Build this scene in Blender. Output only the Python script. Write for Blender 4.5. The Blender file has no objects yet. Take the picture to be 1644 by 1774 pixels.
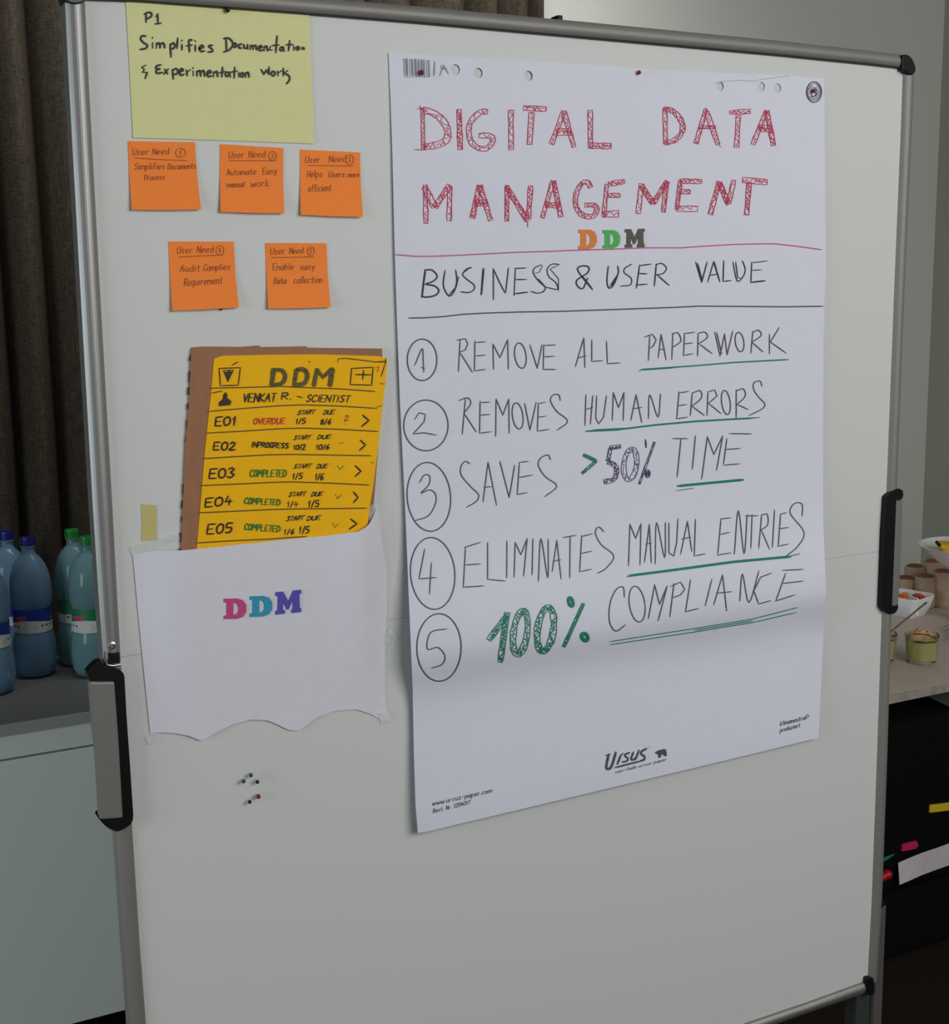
import bpy, bmesh, math, random
from mathutils import Vector, Matrix
random.seed(7)
SC = bpy.context.scene
COL = SC.collection

# ------------------------------------------------------------------ camera
F, CX, CY = 2309.29, 822.0, 887.0
R0 = Vector((0.883443285, -0.468348378, -0.013332627))    # camera right
R1 = Vector((-0.089804235, -0.141331909, -0.985880566))   # camera down
R2 = Vector((0.459851238, 0.872166892, -0.166918394))     # camera forward
CAM = Vector((-0.33569725, -1.51593578, 1.6101604))
cd = bpy.data.cameras.new('camera')
cam = bpy.data.objects.new('camera', cd); COL.objects.link(cam)
cd.sensor_fit = 'VERTICAL'; cd.sensor_height = 36.0; cd.sensor_width = 36.0 * 1644 / 1774
cd.lens = 36.0 * F / 1774
cd.clip_start = 0.05; cd.clip_end = 60
cam.matrix_world = Matrix(((R0.x, -R1.x, -R2.x, CAM.x), (R0.y, -R1.y, -R2.y, CAM.y), (R0.z, -R1.z, -R2.z, CAM.z), (0, 0, 0, 1)))
SC.camera = cam

# ------------------------------------------------------------------ light
SC.view_settings.view_transform = 'Standard'
SC.view_settings.look = 'None'
SC.view_settings.gamma = 1.0
SC.view_settings.exposure = -0.08
SC.view_settings.use_curve_mapping = False
wd = bpy.data.worlds.new('world'); SC.world = wd; wd.use_nodes = True
bg = wd.node_tree.nodes['Background']
bg.inputs['Color'].default_value = (0.97, 0.985, 1.0, 1); bg.inputs['Strength'].default_value = 0.155


def area(name, loc, target, sx, sy, power, color):
    l = bpy.data.lights.new(name, 'AREA'); l.shape = 'RECTANGLE'; l.size = sx; l.size_y = sy
    l.energy = power; l.color = color
    o = bpy.data.objects.new(name, l); COL.objects.link(o); o.location = loc
    o.rotation_euler = (Vector(target) - Vector(loc)).to_track_quat('-Z', 'Y').to_euler()
    return o


area('ceiling_light', (1.45, -2.6, 2.35), (0.8, 0.1, 0.9), 2.2, 1.4, 52, (1.0, 0.985, 0.955))
area('ceiling_light_rear', (0.9, 1.05, 2.95), (0.9, 1.75, 2.2), 1.6, 0.4, 11, (1.0, 0.96, 0.92)).data.spread = math.radians(100)  # added fill lamp without a fixture, brightens the top of the curtain
area('window_light', (-2.7, -0.7, 1.5), (0.0, 1.2, 0.6), 1.0, 1.5, 36, (0.86, 0.95, 1.0))

# ------------------------------------------------------------------ helpers


def at(u, v, Y=0.0, Z=None):
    d = R0 * ((u - CX) / F) + R1 * ((v - CY) / F) + R2
    t = (Z - CAM.z) / d.z if Z is not None else (Y - CAM.y) / d.y
    return CAM + d * t


def onto(u, v, surf, lift=0.0):
    """point of a bulging sheet that stands surf(X,Z) in front of the board"""
    P = at(u, v, 0.0)
    for _ in range(5):
        P = at(u, v, -(surf(P.x, P.z) + lift))
    return P


def scale_at(P):
    return (P - CAM).dot(R2) / F


def lin(c):
    c = c / 255.0
    return c / 12.92 if c <= 0.04045 else ((c + 0.055) / 1.055) ** 2.4


def mat(name, rgb, rough=0.6, metal=0.0, noise=None, bump=None, spec=0.5, trans=0.0, alpha=1.0, coat=0.0):
    m = bpy.data.materials.new(name); m.use_nodes = True
    nt = m.node_tree; b = nt.nodes['Principled BSDF']
    col = (lin(rgb[0]), lin(rgb[1]), lin(rgb[2]), 1)
    b.inputs['Base Color'].default_value = col
    b.inputs['Roughness'].default_value = rough
    b.inputs['Metallic'].default_value = metal
    b.inputs['Specular IOR Level'].default_value = spec
    b.inputs['Transmission Weight'].default_value = trans
    b.inputs['Alpha'].default_value = alpha
    b.inputs['Coat Weight'].default_value = coat
    tc = nt.nodes.new('ShaderNodeTexCoord')
    if noise:
        sc, amt = noise[0], noise[1]
        mp = nt.nodes.new('ShaderNodeMapping'); mp.inputs['Scale'].default_value = noise[2] if len(noise) > 2 else (1, 1, 1)
        n = nt.nodes.new('ShaderNodeTexNoise'); n.inputs['Scale'].default_value = sc; n.inputs['Detail'].default_value = 4
        nt.links.new(tc.outputs['Object'], mp.inputs['Vector']); nt.links.new(mp.outputs['Vector'], n.inputs['Vector'])
        r = nt.nodes.new('ShaderNodeMapRange'); r.inputs['To Min'].default_value = 1 - amt; r.inputs['To Max'].default_value = 1 + amt
        r.inputs['From Min'].default_value = 0.25; r.inputs['From Max'].default_value = 0.75
        nt.links.new(n.outputs['Fac'], r.inputs['Value'])
        v = nt.nodes.new('ShaderNodeVectorMath'); v.operation = 'SCALE'; v.inputs[0].default_value = col[:3]
        nt.links.new(r.outputs['Result'], v.inputs['Scale']); nt.links.new(v.outputs['Vector'], b.inputs['Base Color'])
    if bump:
        n2 = nt.nodes.new('ShaderNodeTexNoise'); n2.inputs['Scale'].default_value = bump[0]; n2.inputs['Detail'].default_value = 3
        nt.links.new(tc.outputs['Object'], n2.inputs['Vector'])
        bp = nt.nodes.new('ShaderNodeBump'); bp.inputs['Strength'].default_value = bump[1]; bp.inputs['Distance'].default_value = bump[2] if len(bump) > 2 else 0.002
        nt.links.new(n2.outputs['Fac'], bp.inputs['Height']); nt.links.new(bp.outputs['Normal'], b.inputs['Normal'])
    return m


def weave(name, rgb, rgb2):
    """coarse woven cloth: two crossed stretched noises"""
    m = mat(name, rgb, 0.9, spec=0.15)
    nt = m.node_tree; b = nt.nodes['Principled BSDF']
    tc = nt.nodes.new('ShaderNodeTexCoord'); outs = []
    for s in ((60, 60, 420), (420, 420, 30)):
        mp = nt.nodes.new('ShaderNodeMapping'); mp.inputs['Scale'].default_value = s
        n = nt.nodes.new('ShaderNodeTexNoise'); n.inputs['Scale'].default_value = 1.0; n.inputs['Detail'].default_value = 2
        nt.links.new(tc.outputs['Object'], mp.inputs['Vector']); nt.links.new(mp.outputs['Vector'], n.inputs['Vector'])
        outs.append(n.outputs['Fac'])
    a = nt.nodes.new('ShaderNodeMath'); a.operation = 'ADD'
    nt.links.new(outs[0], a.inputs[0]); nt.links.new(outs[1], a.inputs[1])
    cr = nt.nodes.new('ShaderNodeMapRange'); cr.inputs['From Min'].default_value = 0.75; cr.inputs['From Max'].default_value = 1.25
    nt.links.new(a.outputs[0], cr.inputs['Value'])
    mx = nt.nodes.new('ShaderNodeMix'); mx.data_type = 'RGBA'
    mx.inputs['A'].default_value = (*[lin(c) for c in rgb], 1); mx.inputs['B'].default_value = (*[lin(c) for c in rgb2], 1)
    nt.links.new(cr.outputs['Result'], mx.inputs['Factor']); nt.links.new(mx.outputs['Result'], b.inputs['Base Color'])
    return m


def tag(o, label=None, cat=None, group=None, kind=None):
    if label: o['label'] = label
    if cat: o['category'] = cat
    if group: o['group'] = group
    if kind: o['kind'] = kind
    return o


def empty(name, loc, label, cat, group=None):
    o = bpy.data.objects.new(name, None); COL.objects.link(o); o.location = loc
    o.empty_display_size = 0.05
    return tag(o, label, cat, group)


class MB:
    def __init__(self):
        self.v, self.f, self.mi, self.cur = [], [], [], 0

    def add(self, verts, faces):
        n = len(self.v)
        self.v += [Vector(p) for p in verts]
        for f in faces:
            self.f.append([i + n for i in f]); self.mi.append(self.cur)

    def box(self, x0, x1, y0, y1, z0, z1):
        self.add([(x, y, z) for z in (z0, z1) for y in (y0, y1) for x in (x0, x1)],
                 [(0, 2, 3, 1), (4, 5, 7, 6), (0, 1, 5, 4), (2, 6, 7, 3), (0, 4, 6, 2), (1, 3, 7, 5)])

    def prism(self, pts, d):
        """polygon of world points extruded along vector d"""
        n = len(pts); d = Vector(d)
        self.add(list(pts) + [Vector(p) + d for p in pts],
                 [list(range(n))[::-1], [i + n for i in range(n)]] + [(i, (i + 1) % n, (i + 1) % n + n, i + n) for i in range(n)])

    def lathe(self, prof, c=(0, 0, 0), n=40, sq=None):
        c = Vector(c); vs = []; fs = []
        for r, z in prof:
            for k in range(n):
                a = 2 * math.pi * k / n
                vs.append(c + Vector((r * math.cos(a), r * math.sin(a), z)))
        for i in range(len(prof) - 1):
            for k in range(n):
                fs.append((i * n + k, i * n + (k + 1) % n, (i + 1) * n + (k + 1) % n, (i + 1) * n + k))
        self.add(vs, fs)

    def tube(self, pts, rad, n=10, cap=True):
        pts = [Vector(p) for p in pts]
        if not isinstance(rad, (list, tuple)): rad = [rad] * len(pts)
        vs, fs = [], []
        for i, p in enumerate(pts):
            t = (pts[min(i + 1, len(pts) - 1)] - pts[max(i - 1, 0)]).normalized()
            a = t.cross(Vector((0, 0, 1)))
            if a.length < 1e-3: a = t.cross(Vector((1, 0, 0)))
            a.normalize(); b = t.cross(a)
            for k in range(n):
                q = 2 * math.pi * k / n
                vs.append(p + (a * math.cos(q) + b * math.sin(q)) * rad[i])
        for i in range(len(pts) - 1):
            for k in range(n):
                fs.append((i * n + k, i * n + (k + 1) % n, (i + 1) * n + (k + 1) % n, (i + 1) * n + k))
        if cap:
            fs.append(tuple(range(n))[::-1]); fs.append(tuple((len(pts) - 1) * n + k for k in range(n)))
        self.add(vs, fs)

    def ball(self, c, r, n=14, m=8, sz=1.0):
        self.lathe([(max(1e-5, r * math.sin(math.pi * i / m)), -r * sz * math.cos(math.pi * i / m)) for i in range(m + 1)], c, n)

    def build(self, name, material, parent=None, smooth=False, bevel=0.0, seg=2):
        me = bpy.data.meshes.new(name)
        org = parent_world(parent)
        me.from_pydata([tuple(p - org) for p in self.v], [], self.f)
        ms = material if isinstance(material, (list, tuple)) else [material]
        for m in ms: me.materials.append(m)
        if len(ms) > 1:
            for p, i in zip(me.polygons, self.mi): p.material_index = i
        bm = bmesh.new(); bm.from_mesh(me); bmesh.ops.recalc_face_normals(bm, faces=bm.faces); bm.to_mesh(me); bm.free()
        if smooth:
            for p in me.polygons: p.use_smooth = True
        me.update()
        o = bpy.data.objects.new(name, me); COL.objects.link(o)
        if parent: o.parent = parent
        if bevel:
            b = o.modifiers.new('bevel', 'BEVEL'); b.width = bevel; b.segments = seg; b.limit_method = 'ANGLE'; b.angle_limit = math.radians(40)
        return o


def parent_world(p):
    v = Vector((0, 0, 0))
    while p is not None:
        v += Vector(p.location); p = p.parent
    return v


def recentre(o):
    """move a mesh thing's origin to its middle"""
    c = sum((v.co for v in o.data.vertices), Vector()) / len(o.data.vertices)
    o.data.transform(Matrix.Translation(-c)); o.location = o.location + c
    return o


def smooth_path(p, sub=5):
    if len(p) < 3: return [Vector((a, b)) for a, b in p]
    P = [Vector((a, b)) for a, b in p]; out = []
    closed = (P[0] - P[-1]).length < 1e-6
    for i in range(len(P) - 1):
        p1, p2 = P[i], P[i + 1]
        p0 = P[i - 1] if i > 0 else (P[-2] if closed else p1 * 2 - p2)
        p3 = P[i + 2] if i + 2 < len(P) else (P[1] if closed else p2 * 2 - p1)
        for s in range(sub):
            t = s / sub
            out.append(0.5 * ((2 * p1) + (p2 - p0) * t + (2 * p0 - 5 * p1 + 4 * p2 - p3) * t * t + (3 * p1 - p0 - 3 * p2 + p3) * t ** 3))
    out.append(P[-1]); return out


class Ink:
    """pen strokes on a sheet: every stroke is a narrow ribbon lying on the paper"""

    def __init__(self, surf, lift=0.0006):
        self.items = []; self.surf = surf; self.lift = lift

    def stroke(self, pts, w, curve=False, jitter=0.0):
        pts = smooth_path(pts) if curve else [Vector((a, b)) for a, b in pts]
        if jitter: pts = [p + Vector((random.uniform(-jitter, jitter), random.uniform(-jitter, jitter))) for p in pts]
        q = [pts[0]]
        for p in pts[1:]:
            d = (p - q[-1]).length
            if d > 9:
                o = q[-1].copy(); n = int(d / 7) + 1
                for k in range(1, n): q.append(o.lerp(p, k / n))
            if d > 0.15: q.append(p)
        if len(q) < 2: q.append(q[0] + Vector((0.3, 0)))
        runs = [[q[0]]]
        for i in range(1, len(q)):
            runs[-1].append(q[i])
            if i < len(q) - 1 and (q[i] - q[i - 1]).normalized().dot((q[i + 1] - q[i]).normalized()) < 0.35:
                runs.append([q[i]])
        for r in runs: self._run(r, w)

    def _run(self, q, w):
        q = list(q); h = w * 0.35
        q[0] = q[0] - (q[1] - q[0]).normalized() * h; q[-1] = q[-1] + (q[-1] - q[-2]).normalized() * h
        L, Rr = [], []
        for i, p in enumerate(q):
            t = (q[min(i + 1, len(q) - 1)] - q[max(i - 1, 0)]).normalized()
            n = Vector((-t.y, t.x)) * (w / 2)
            if i in (0, len(q) - 1) and w > 1.2: n *= 0.6
            L.append(p + n); Rr.append(p - n)
        li = self.lift + 0.00002 * (len(self.items) % 9)
        vs = [onto(p.x, p.y, self.surf, li) for p in L] + [onto(p.x, p.y, self.surf, li) for p in Rr]
        m = len(q)
        self._keep(L + Rr, vs, [(i, i + 1, m + i + 1, m + i) for i in range(m - 1)])

    def _keep(self, px, vs, fs):
        xs, ys = [p[0] for p in px], [p[1] for p in px]
        self.items.append((min(xs), min(ys), max(xs), max(ys), vs, fs))

    def ellipse(self, cx, cy, rx, ry, w, tilt=0.0, a0=0.0, a1=2 * math.pi + 0.15, n=36):
        p = []
        for k in range(n + 1):
            a = a0 + (a1 - a0) * k / n
            p.append((cx + rx * math.cos(a) - tilt * ry * math.sin(a), cy + ry * math.sin(a)))
        self.stroke(p, w)

    def poly(self, pts):
        self._keep(pts, [onto(x, y, self.surf, self.lift) for x, y in pts], [list(range(len(pts)))])

    def thick(self, sk, w, curve=False, lw=1.7, step=4.5, hw=1.1, dense=0):
        """an outlined fat pen letter limb filled with scribble"""
        sk = smooth_path(sk) if curve else [Vector((a, b)) for a, b in sk]
        if len(sk) == 2: sk = [sk[0].lerp(sk[1], t / 6) for t in range(7)]
        L, Rr = [], []
        for i, p in enumerate(sk):
            t = (sk[min(i + 1, len(sk) - 1)] - sk[max(i - 1, 0)]).normalized()
            n = Vector((-t.y, t.x)) * (w / 2 * random.uniform(0.8, 1.12))
            L.append(p + n); Rr.append(p - n)
        self.stroke([(p.x, p.y) for p in L], lw); self.stroke([(p.x, p.y) for p in Rr], lw)
        self.stroke([tuple(L[0]), tuple(Rr[0])], lw); self.stroke([tuple(L[-1]), tuple(Rr[-1])], lw)
        ln = sum((sk[i + 1] - sk[i]).length for i in range(len(sk) - 1))
        for rep in range(1 + dense):
            n = max(3, int(ln / step)); z = []
            for k in range(n + 1):
                s = (k + random.uniform(-.7, .7)) / n; s = min(max(s, 0), 1) * (len(sk) - 1)
                i = min(int(s), len(sk) - 2); fr = s - i
                a = L[i].lerp(L[i + 1], fr); b = Rr[i].lerp(Rr[i + 1], fr)
                e = random.uniform(0.02, 0.42)
                z.append(a.lerp(b, e) if (k % 2) ^ (random.random() < 0.12) else a.lerp(b, 1 - e))
            self.stroke([(p.x, p.y) for p in z], hw * random.uniform(0.75, 1.25), curve=random.random() < 0.6)

    def text(self, s, x0, y0, x1, y1, h, w, slant=0.0, jit=0.25):
        adv, run = [], 0.0
        for ch in s:
            wd_ = 3.0 if ch == ' ' else GW.get(ch, 5.0)
            adv.append((run, wd_)); run += wd_ + 1.6
        run -= 1.6
        bx = Vector((x1 - x0, y1 - y0)) / run
        for ch, (o, wd_) in zip(s, adv):
            for st in GLYPH.get(ch, []):
                pts = []
                for gx, gy in st:
                    p = Vector((x0, y0)) + bx * (o + gx * wd_ / 6.0) + Vector((slant * gy * h / 10, -gy * h / 10))
                    pts.append((p.x + random.uniform(-jit, jit), p.y + random.uniform(-jit, jit)))
                self.stroke(pts, w, curve=len(pts) > 4)

    def build(self, name, material, parent, label=None, gap=16.0):
        """words that stand apart become parts of their own"""
        it = self.items; n = len(it); par = list(range(n))
        def find(i):
            while par[i] != i: par[i] = par[par[i]]; i = par[i]
            return i
        for i in range(n):
            for j in range(i):
                a, b = it[i], it[j]
                if a[0] - b[2] < gap and b[0] - a[2] < gap and a[1] - b[3] < gap * 0.5 and b[1] - a[3] < gap * 0.5: par[find(i)] = find(j)
        groups = {}
        for i in range(n): groups.setdefault(find(i), []).append(it[i])
        for g in groups.values():
            mb = MB()
            for x in g: mb.add(x[4], x[5])
            o = mb.build(name, material, parent)
            if label: o['label'] = label


def T(ox, oy, k):
    """crop coordinates to photograph coordinates"""
    return lambda pts: [(ox + x / k, oy + y / k) for x, y in pts]


GLYPH = {
 'A': [[(0, 0), (3, 10), (6, 0)], [(1, 4), (5, 4)]], 'B': [[(0, 0), (0, 10), (4, 9.5), (5, 7.5), (4, 5.5), (0, 5)], [(0, 5), (5, 4.5), (5.8, 2.5), (4.5, .5), (0, 0)]],
 'C': [[(6, 8.5), (4, 10), (1, 8), (0, 5), (1, 1.5), (4, 0), (6, 1.5)]], 'D': [[(0, 0), (0, 10)], [(0, 10), (4, 9), (6, 5), (4, 1), (0, 0)]],
 'E': [[(6, 10), (0, 10), (0, 0), (6, 0)], [(0, 5), (4.5, 5)]], 'G': [[(6, 8.5), (4, 10), (1, 8), (0, 5), (1, 1.5), (4, 0), (6, 1.5), (6, 4.5), (3.5, 4.5)]],
 'H': [[(0, 0), (0, 10)], [(6, 0), (6, 10)], [(0, 5), (6, 5)]], 'I': [[(3, 0), (3, 10)]], 'K': [[(0, 0), (0, 10)], [(5.5, 10), (0, 4.5), (6, 0)]],
 'L': [[(0, 10), (0, 0), (5.5, 0)]], 'M': [[(0, 0), (0.5, 10), (3, 4), (5.5, 10), (6, 0)]], 'N': [[(0, 0), (0, 10), (6, 0), (6, 10)]],
 'O': [[(3, 10), (.6, 8), (0, 5), (.8, 1.5), (3, 0), (5.3, 1.5), (6, 5), (5.2, 8.5), (3, 10)]], 'P': [[(0, 0), (0, 10)], [(0, 10), (4.5, 9.5), (6, 7.2), (4.5, 5), (0, 4.5)]],
 'R': [[(0, 0), (0, 10)], [(0, 10), (4.5, 9.5), (5.6, 7.4), (4, 5.4), (0, 5)], [(1.5, 5), (6, 0)]], 'S': [[(5.5, 9), (3, 10), (.6, 8), (3, 5.4), (5.6, 3), (3.2, 0), (.2, 1)]],
 'T': [[(0, 10), (6, 10)], [(3, 10), (3, 0)]], 'U': [[(0, 10), (0, 3), (1.5, .2), (4.5, .2), (6, 3), (6, 10)]], 'V': [[(0, 10), (3, 0), (6, 10)]],
 'W': [[(0, 10), (1.5, 0), (3, 7), (4.5, 0), (6, 10)]], 'a': [[(5.2, 5.8), (2.5, 6), (.2, 3.5), (1.5, .2), (4, .8), (5.4, 5)], [(5.4, 6), (5.4, 0)]],
 'b': [[(0, 10), (0, 0)], [(0, 4.5), (3, 6), (5.5, 3.5), (4, .2), (0, .6)]], 'c': [[(5.5, 5.2), (3, 6), (.4, 3.5), (2, .2), (5.5, .8)]],
 'd': [[(5.5, 10), (5.5, 0)], [(5.5, 5), (2.5, 6), (.2, 3), (2.2, .1), (5.5, 1)]], 'e': [[(.5, 3), (5.2, 3.5), (4, 6), (1.2, 5.2), (.3, 2.4), (2.5, 0), (5.5, 1)]],
 'f': [[(5.5, 9.5), (3.5, 10), (2.5, 8), (2.4, 0)], [(.8, 5.8), (4.8, 5.8)]], 'g': [[(5.3, 5.5), (2.2, 6), (.3, 3), (2.2, .5), (5.2, 1.5)], [(5.4, 6), (5.4, -2), (3, -3.6), (.6, -2.6)]],
 'h': [[(0, 10), (0, 0)], [(0, 4), (3, 6), (5, 4.5), (5.2, 0)]], 'i': [[(3, 6), (3, 0)], [(3, 8.4), (3.2, 8.7)]], 'k': [[(.4, 10), (.4, 0)], [(5, 6), (.6, 2.8), (5.6, 0)]],
 'l': [[(3, 10), (3, 0)]], 'm': [[(0, 6), (0, 0)], [(0, 4.6), (1.8, 6), (3, 4.4), (3, 0)], [(3, 4.6), (4.8, 6), (6, 4.4), (6, 0)]], 'n': [[(.4, 6), (.4, 0)], [(.4, 4.4), (3, 6), (5.2, 4.4), (5.4, 0)]],
 'o': [[(3, 6), (.6, 4.6), (.6, 1.4), (3, 0), (5.4, 1.4), (5.4, 4.6), (3, 6)]], 'p': [[(.3, 6), (.3, -3.6)], [(.3, 4.8), (3, 6), (5.6, 3.4), (3.4, .2), (.3, 1)]],
 'q': [[(5.4, 5.5), (2.2, 6), (.3, 3), (2.4, .2), (5.3, 1.5)], [(5.4, 6), (5.4, -3.6)]], 'r': [[(.8, 6), (.8, 0)], [(.8, 4), (3, 6), (5.2, 5.6)]],
 's': [[(5.2, 5.4), (2.6, 6), (1, 4.6), (4.8, 1.8), (3, 0), (.6, .6)]], 't': [[(2.6, 9), (2.6, 1.4), (3.6, 0), (5.4, .4)], [(.6, 6), (5, 6)]], 'u': [[(.4, 6), (.5, 1.6), (2.4, 0), (5, 1.4)], [(5.2, 6), (5.3, 0)]],
 'v': [[(.2, 6), (2.8, 0), (5.6, 6)]], 'w': [[(0, 6), (1.5, 0), (3, 4.6), (4.5, 0), (6, 6)]], 'x': [[(.3, 6), (5.4, 0)], [(5.4, 6), (.3, 0)]], 'y': [[(.3, 6), (2.8, 1)], [(5.6, 6), (2.8, 0), (.8, -3.4)]], 'z': [[(.3, 6), (5.4, 6), (.3, 0), (5.4, 0)]],
 '0': [[(3, 10), (.6, 8), (0, 5), (.8, 1.5), (3, 0), (5.3, 1.5), (6, 5), (5.2, 8.5), (3, 10)]], '1': [[(.8, 7), (3.6, 10), (3.6, 0)]], '2': [[(.4, 8), (2.6, 10), (5, 8.2), (3.6, 4.6), (.2, 0), (6, 0)]],
 '3': [[(.5, 9), (3, 10), (5, 8), (2.4, 5.4), (5.6, 3), (3, 0), (.3, 1)]], '4': [[(2.4, 10), (.4, 4), (5.8, 4)], [(4.4, 6.4), (4, 0)]], '5': [[(5.6, 10), (1.2, 10), (.9, 5.8), (4.6, 5.6), (5.4, 2.6), (3.4, .2), (.4, .6)]],
 '6': [[(5, 10), (1.6, 6.6), (.4, 2.8), (2.6, 0), (5.2, 1.8), (4, 4.6), (1, 3.4)]], '7': [[(.2, 10), (5.6, 10), (2.2, 0)]], '8': [[(3, 5.2), (.8, 7.6), (3, 10), (5.2, 7.6), (3, 5.2), (.4, 2.4), (3, 0), (5.6, 2.4), (3, 5.2)]],
 '/': [[(.8, -.8), (5.2, 10.8)]], '.': [[(2.6, 0), (3.4, .3)]], '-': [[(.6, 4.4), (5.4, 5)]],
}
GW = {'i': 2.0, 'l': 2.0, 'I': 2.0, '.': 1.5, 'm': 7.5, 'w': 7, 'M': 7, 'W': 7, 't': 4, 'f': 4, 'r': 4, '1': 3.5, '/': 3.5}

# ------------------------------------------------------------------ materials
m_panel = mat('white_board_coating', (209, 212, 210), 0.55, noise=(260, 0.015), bump=(900, 0.05, 0.0006))
m_alu = mat('anodised_aluminium', (152, 152, 150), 0.48, 0.8, noise=(40, 0.05, (1, 1, 0.05)))
m_alu_matte = mat('matte_aluminium', (134, 132, 127), 0.55, 0.35, noise=(40, 0.04, (1, 1, 0.05)))
m_alu_flat = mat('grey_grip_plastic', (126, 127, 121), 0.5, 0.3, noise=(60, 0.03))
m_black = mat('black_plastic', (10, 10, 12), 0.5, spec=0.25, noise=(200, 0.1))
m_steel = mat('bright_steel', (200, 200, 198), 0.25, 0.9, noise=(80, 0.05))
m_poster = mat('flipchart_paper', (222, 224, 238), 0.8, noise=(30, 0.012), bump=(55, 0.12, 0.004), spec=0.3)
m_pocket = mat('copy_paper', (219, 219, 229), 0.8, noise=(40, 0.015), bump=(38, 0.16, 0.004), spec=0.3)
m_yellow_note = mat('pale_yellow_note', (222, 222, 162), 0.8, noise=(60, 0.03), bump=(30, 0.1, 0.003), spec=0.3)
m_orange = mat('orange_note', (255, 140, 58), 0.75, noise=(70, 0.02), bump=(30, 0.08, 0.003), spec=0.3)
m_card = mat('kraft_cardboard', (158, 114, 86), 0.85, noise=(90, 0.07, (1, 1, 0.3)), spec=0.2)
m_card_edge = mat('corrugated_edge', (70, 56, 44), 0.9, noise=(300, 0.35), spec=0.2)
m_mock = mat('yellow_poster_card', (248, 188, 4), 0.7, noise=(50, 0.03), spec=0.25)
m_ink_red = mat('red_ink', (196, 42, 78), 0.7, noise=(300, 0.12))
m_ink_redline = mat('thin_red_ink', (196, 100, 130), 0.7, noise=(300, 0.08))
m_ink_black = mat('black_ink', (46, 46, 62), 0.7, noise=(300, 0.2))
m_ink_grey = mat('thin_dark_ink', (84, 82, 96), 0.7, noise=(200, 0.12))
m_ink_green = mat('green_ink', (14, 128, 98), 0.7, noise=(200, 0.15))
m_ink_violet = mat('violet_black_ink', (66, 60, 92), 0.7, noise=(300, 0.2))
m_ink_marker = mat('black_marker_ink', (28, 32, 20), 0.6, noise=(200, 0.15))
m_ink_note = mat('brown_pencil_ink', (138, 76, 34), 0.7, noise=(300, 0.15))
m_ink_card = mat('card_black_ink', (44, 30, 4), 0.6, noise=(300, 0.2))
m_ink_cardline = mat('card_rule_ink', (96, 72, 8), 0.6, noise=(300, 0.15))
m_ink_olive = mat('card_olive_ink', (84, 80, 4), 0.6, noise=(260, 0.25))
m_ink_cardred = mat('card_red_ink', (204, 54, 6), 0.6, noise=(300, 0.15))
m_ink_cardgreen = mat('card_green_ink', (36, 118, 22), 0.6, noise=(300, 0.15))
m_print = mat('dark_grey_print', (78, 80, 92), 0.7, noise=(300, 0.1))
m_print_pale = mat('pale_grey_print', (140, 143, 152), 0.7, noise=(300, 0.15))
m_crease = mat('crease_grey', (184, 186, 198), 0.8, noise=(300, 0.1))
m_masking = mat('masking_tape_yellow', (196, 184, 118), 0.6, noise=(120, 0.05))
m_clear = mat('clear_tape', (236, 240, 240), 0.14, noise=(150, 0.03), bump=(90, 0.5, 0.004), alpha=0.22)
m_pin_red = mat('dark_red_pin', (120, 8, 34), 0.3, noise=(80, 0.05))
m_pin_green = mat('green_pin', (24, 74, 50), 0.3, noise=(80, 0.05))
m_pin_black = mat('black_pin', (8, 8, 8), 0.3, noise=(80, 0.05))
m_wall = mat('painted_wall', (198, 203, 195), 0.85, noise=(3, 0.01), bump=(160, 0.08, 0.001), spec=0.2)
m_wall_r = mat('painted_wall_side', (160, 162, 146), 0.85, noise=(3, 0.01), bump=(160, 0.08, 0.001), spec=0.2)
m_floor = mat('dark_carpet', (38, 30, 25), 0.95, noise=(140, 0.25), spec=0.1)
m_curtain = weave('brown_linen_curtain', (42, 38, 30), (70, 63, 53))
m_side_white = mat('white_laminate', (226, 234, 230), 0.45, noise=(4, 0.01))
m_side_top = mat('dark_grey_laminate', (96, 98, 98), 0.6, noise=(120, 0.05))
m_side_edge = mat('grey_edge_band', (158, 160, 158), 0.5, noise=(40, 0.02))
m_table = mat('beige_table_laminate', (194, 180, 169), 0.55, noise=(12, 0.05))
m_table_edge = mat('worn_table_edge', (160, 152, 142), 0.6, noise=(45, 0.22))
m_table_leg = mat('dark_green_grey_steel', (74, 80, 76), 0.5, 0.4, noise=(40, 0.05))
m_bag = mat('black_nylon', (6, 6, 7), 0.85, spec=0.15, noise=(300, 0.2), bump=(400, 0.2, 0.001))

# ------------------------------------------------------------------ the room
YB, XR = 1.86, 3.24


def struct(name, mb, m):
    o = mb.build(name, m); o['kind'] = 'structure'; return o


b = MB(); b.box(-4.5, 5.5, -4.0, YB + 0.1, -0.1, 0.0); struct('floor', b, m_floor)
b = MB(); b.box(-4.5, XR + 0.1, YB, YB + 0.12, 0.0, 3.1); struct('wall_back', b, m_wall)
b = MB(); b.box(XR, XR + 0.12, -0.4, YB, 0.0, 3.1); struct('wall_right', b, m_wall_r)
b = MB(); b.box(-4.5, XR, YB - 0.015, YB, 0.0, 0.08); struct('baseboard_back', b, m_side_white)

# curtain: hanging folds, sharp creases between rounded swells
cre = [-2.2]
while cre[-1] < -0.05: cre.append(cre[-1] + random.uniform(0.10, 0.16))
cre = [c for c in cre if c < 0.0] + [0.06, 0.165, 0.265, 0.40, 0.52, 0.66, 0.78, 0.92, 1.056, 1.135, 1.261, 1.413, 1.50, 1.60, 1.64]


def fold(x):
    for a, c in zip(cre, cre[1:]):
        if a <= x <= c:
            t = (x - a) / (c - a); w = c - a
            return (0.10 + 0.30 * w) * (math.sin(math.pi * t) ** 0.75) * 0.75 - 0.012 * math.sin(2 * math.pi * t)
    return 0.0


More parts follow.
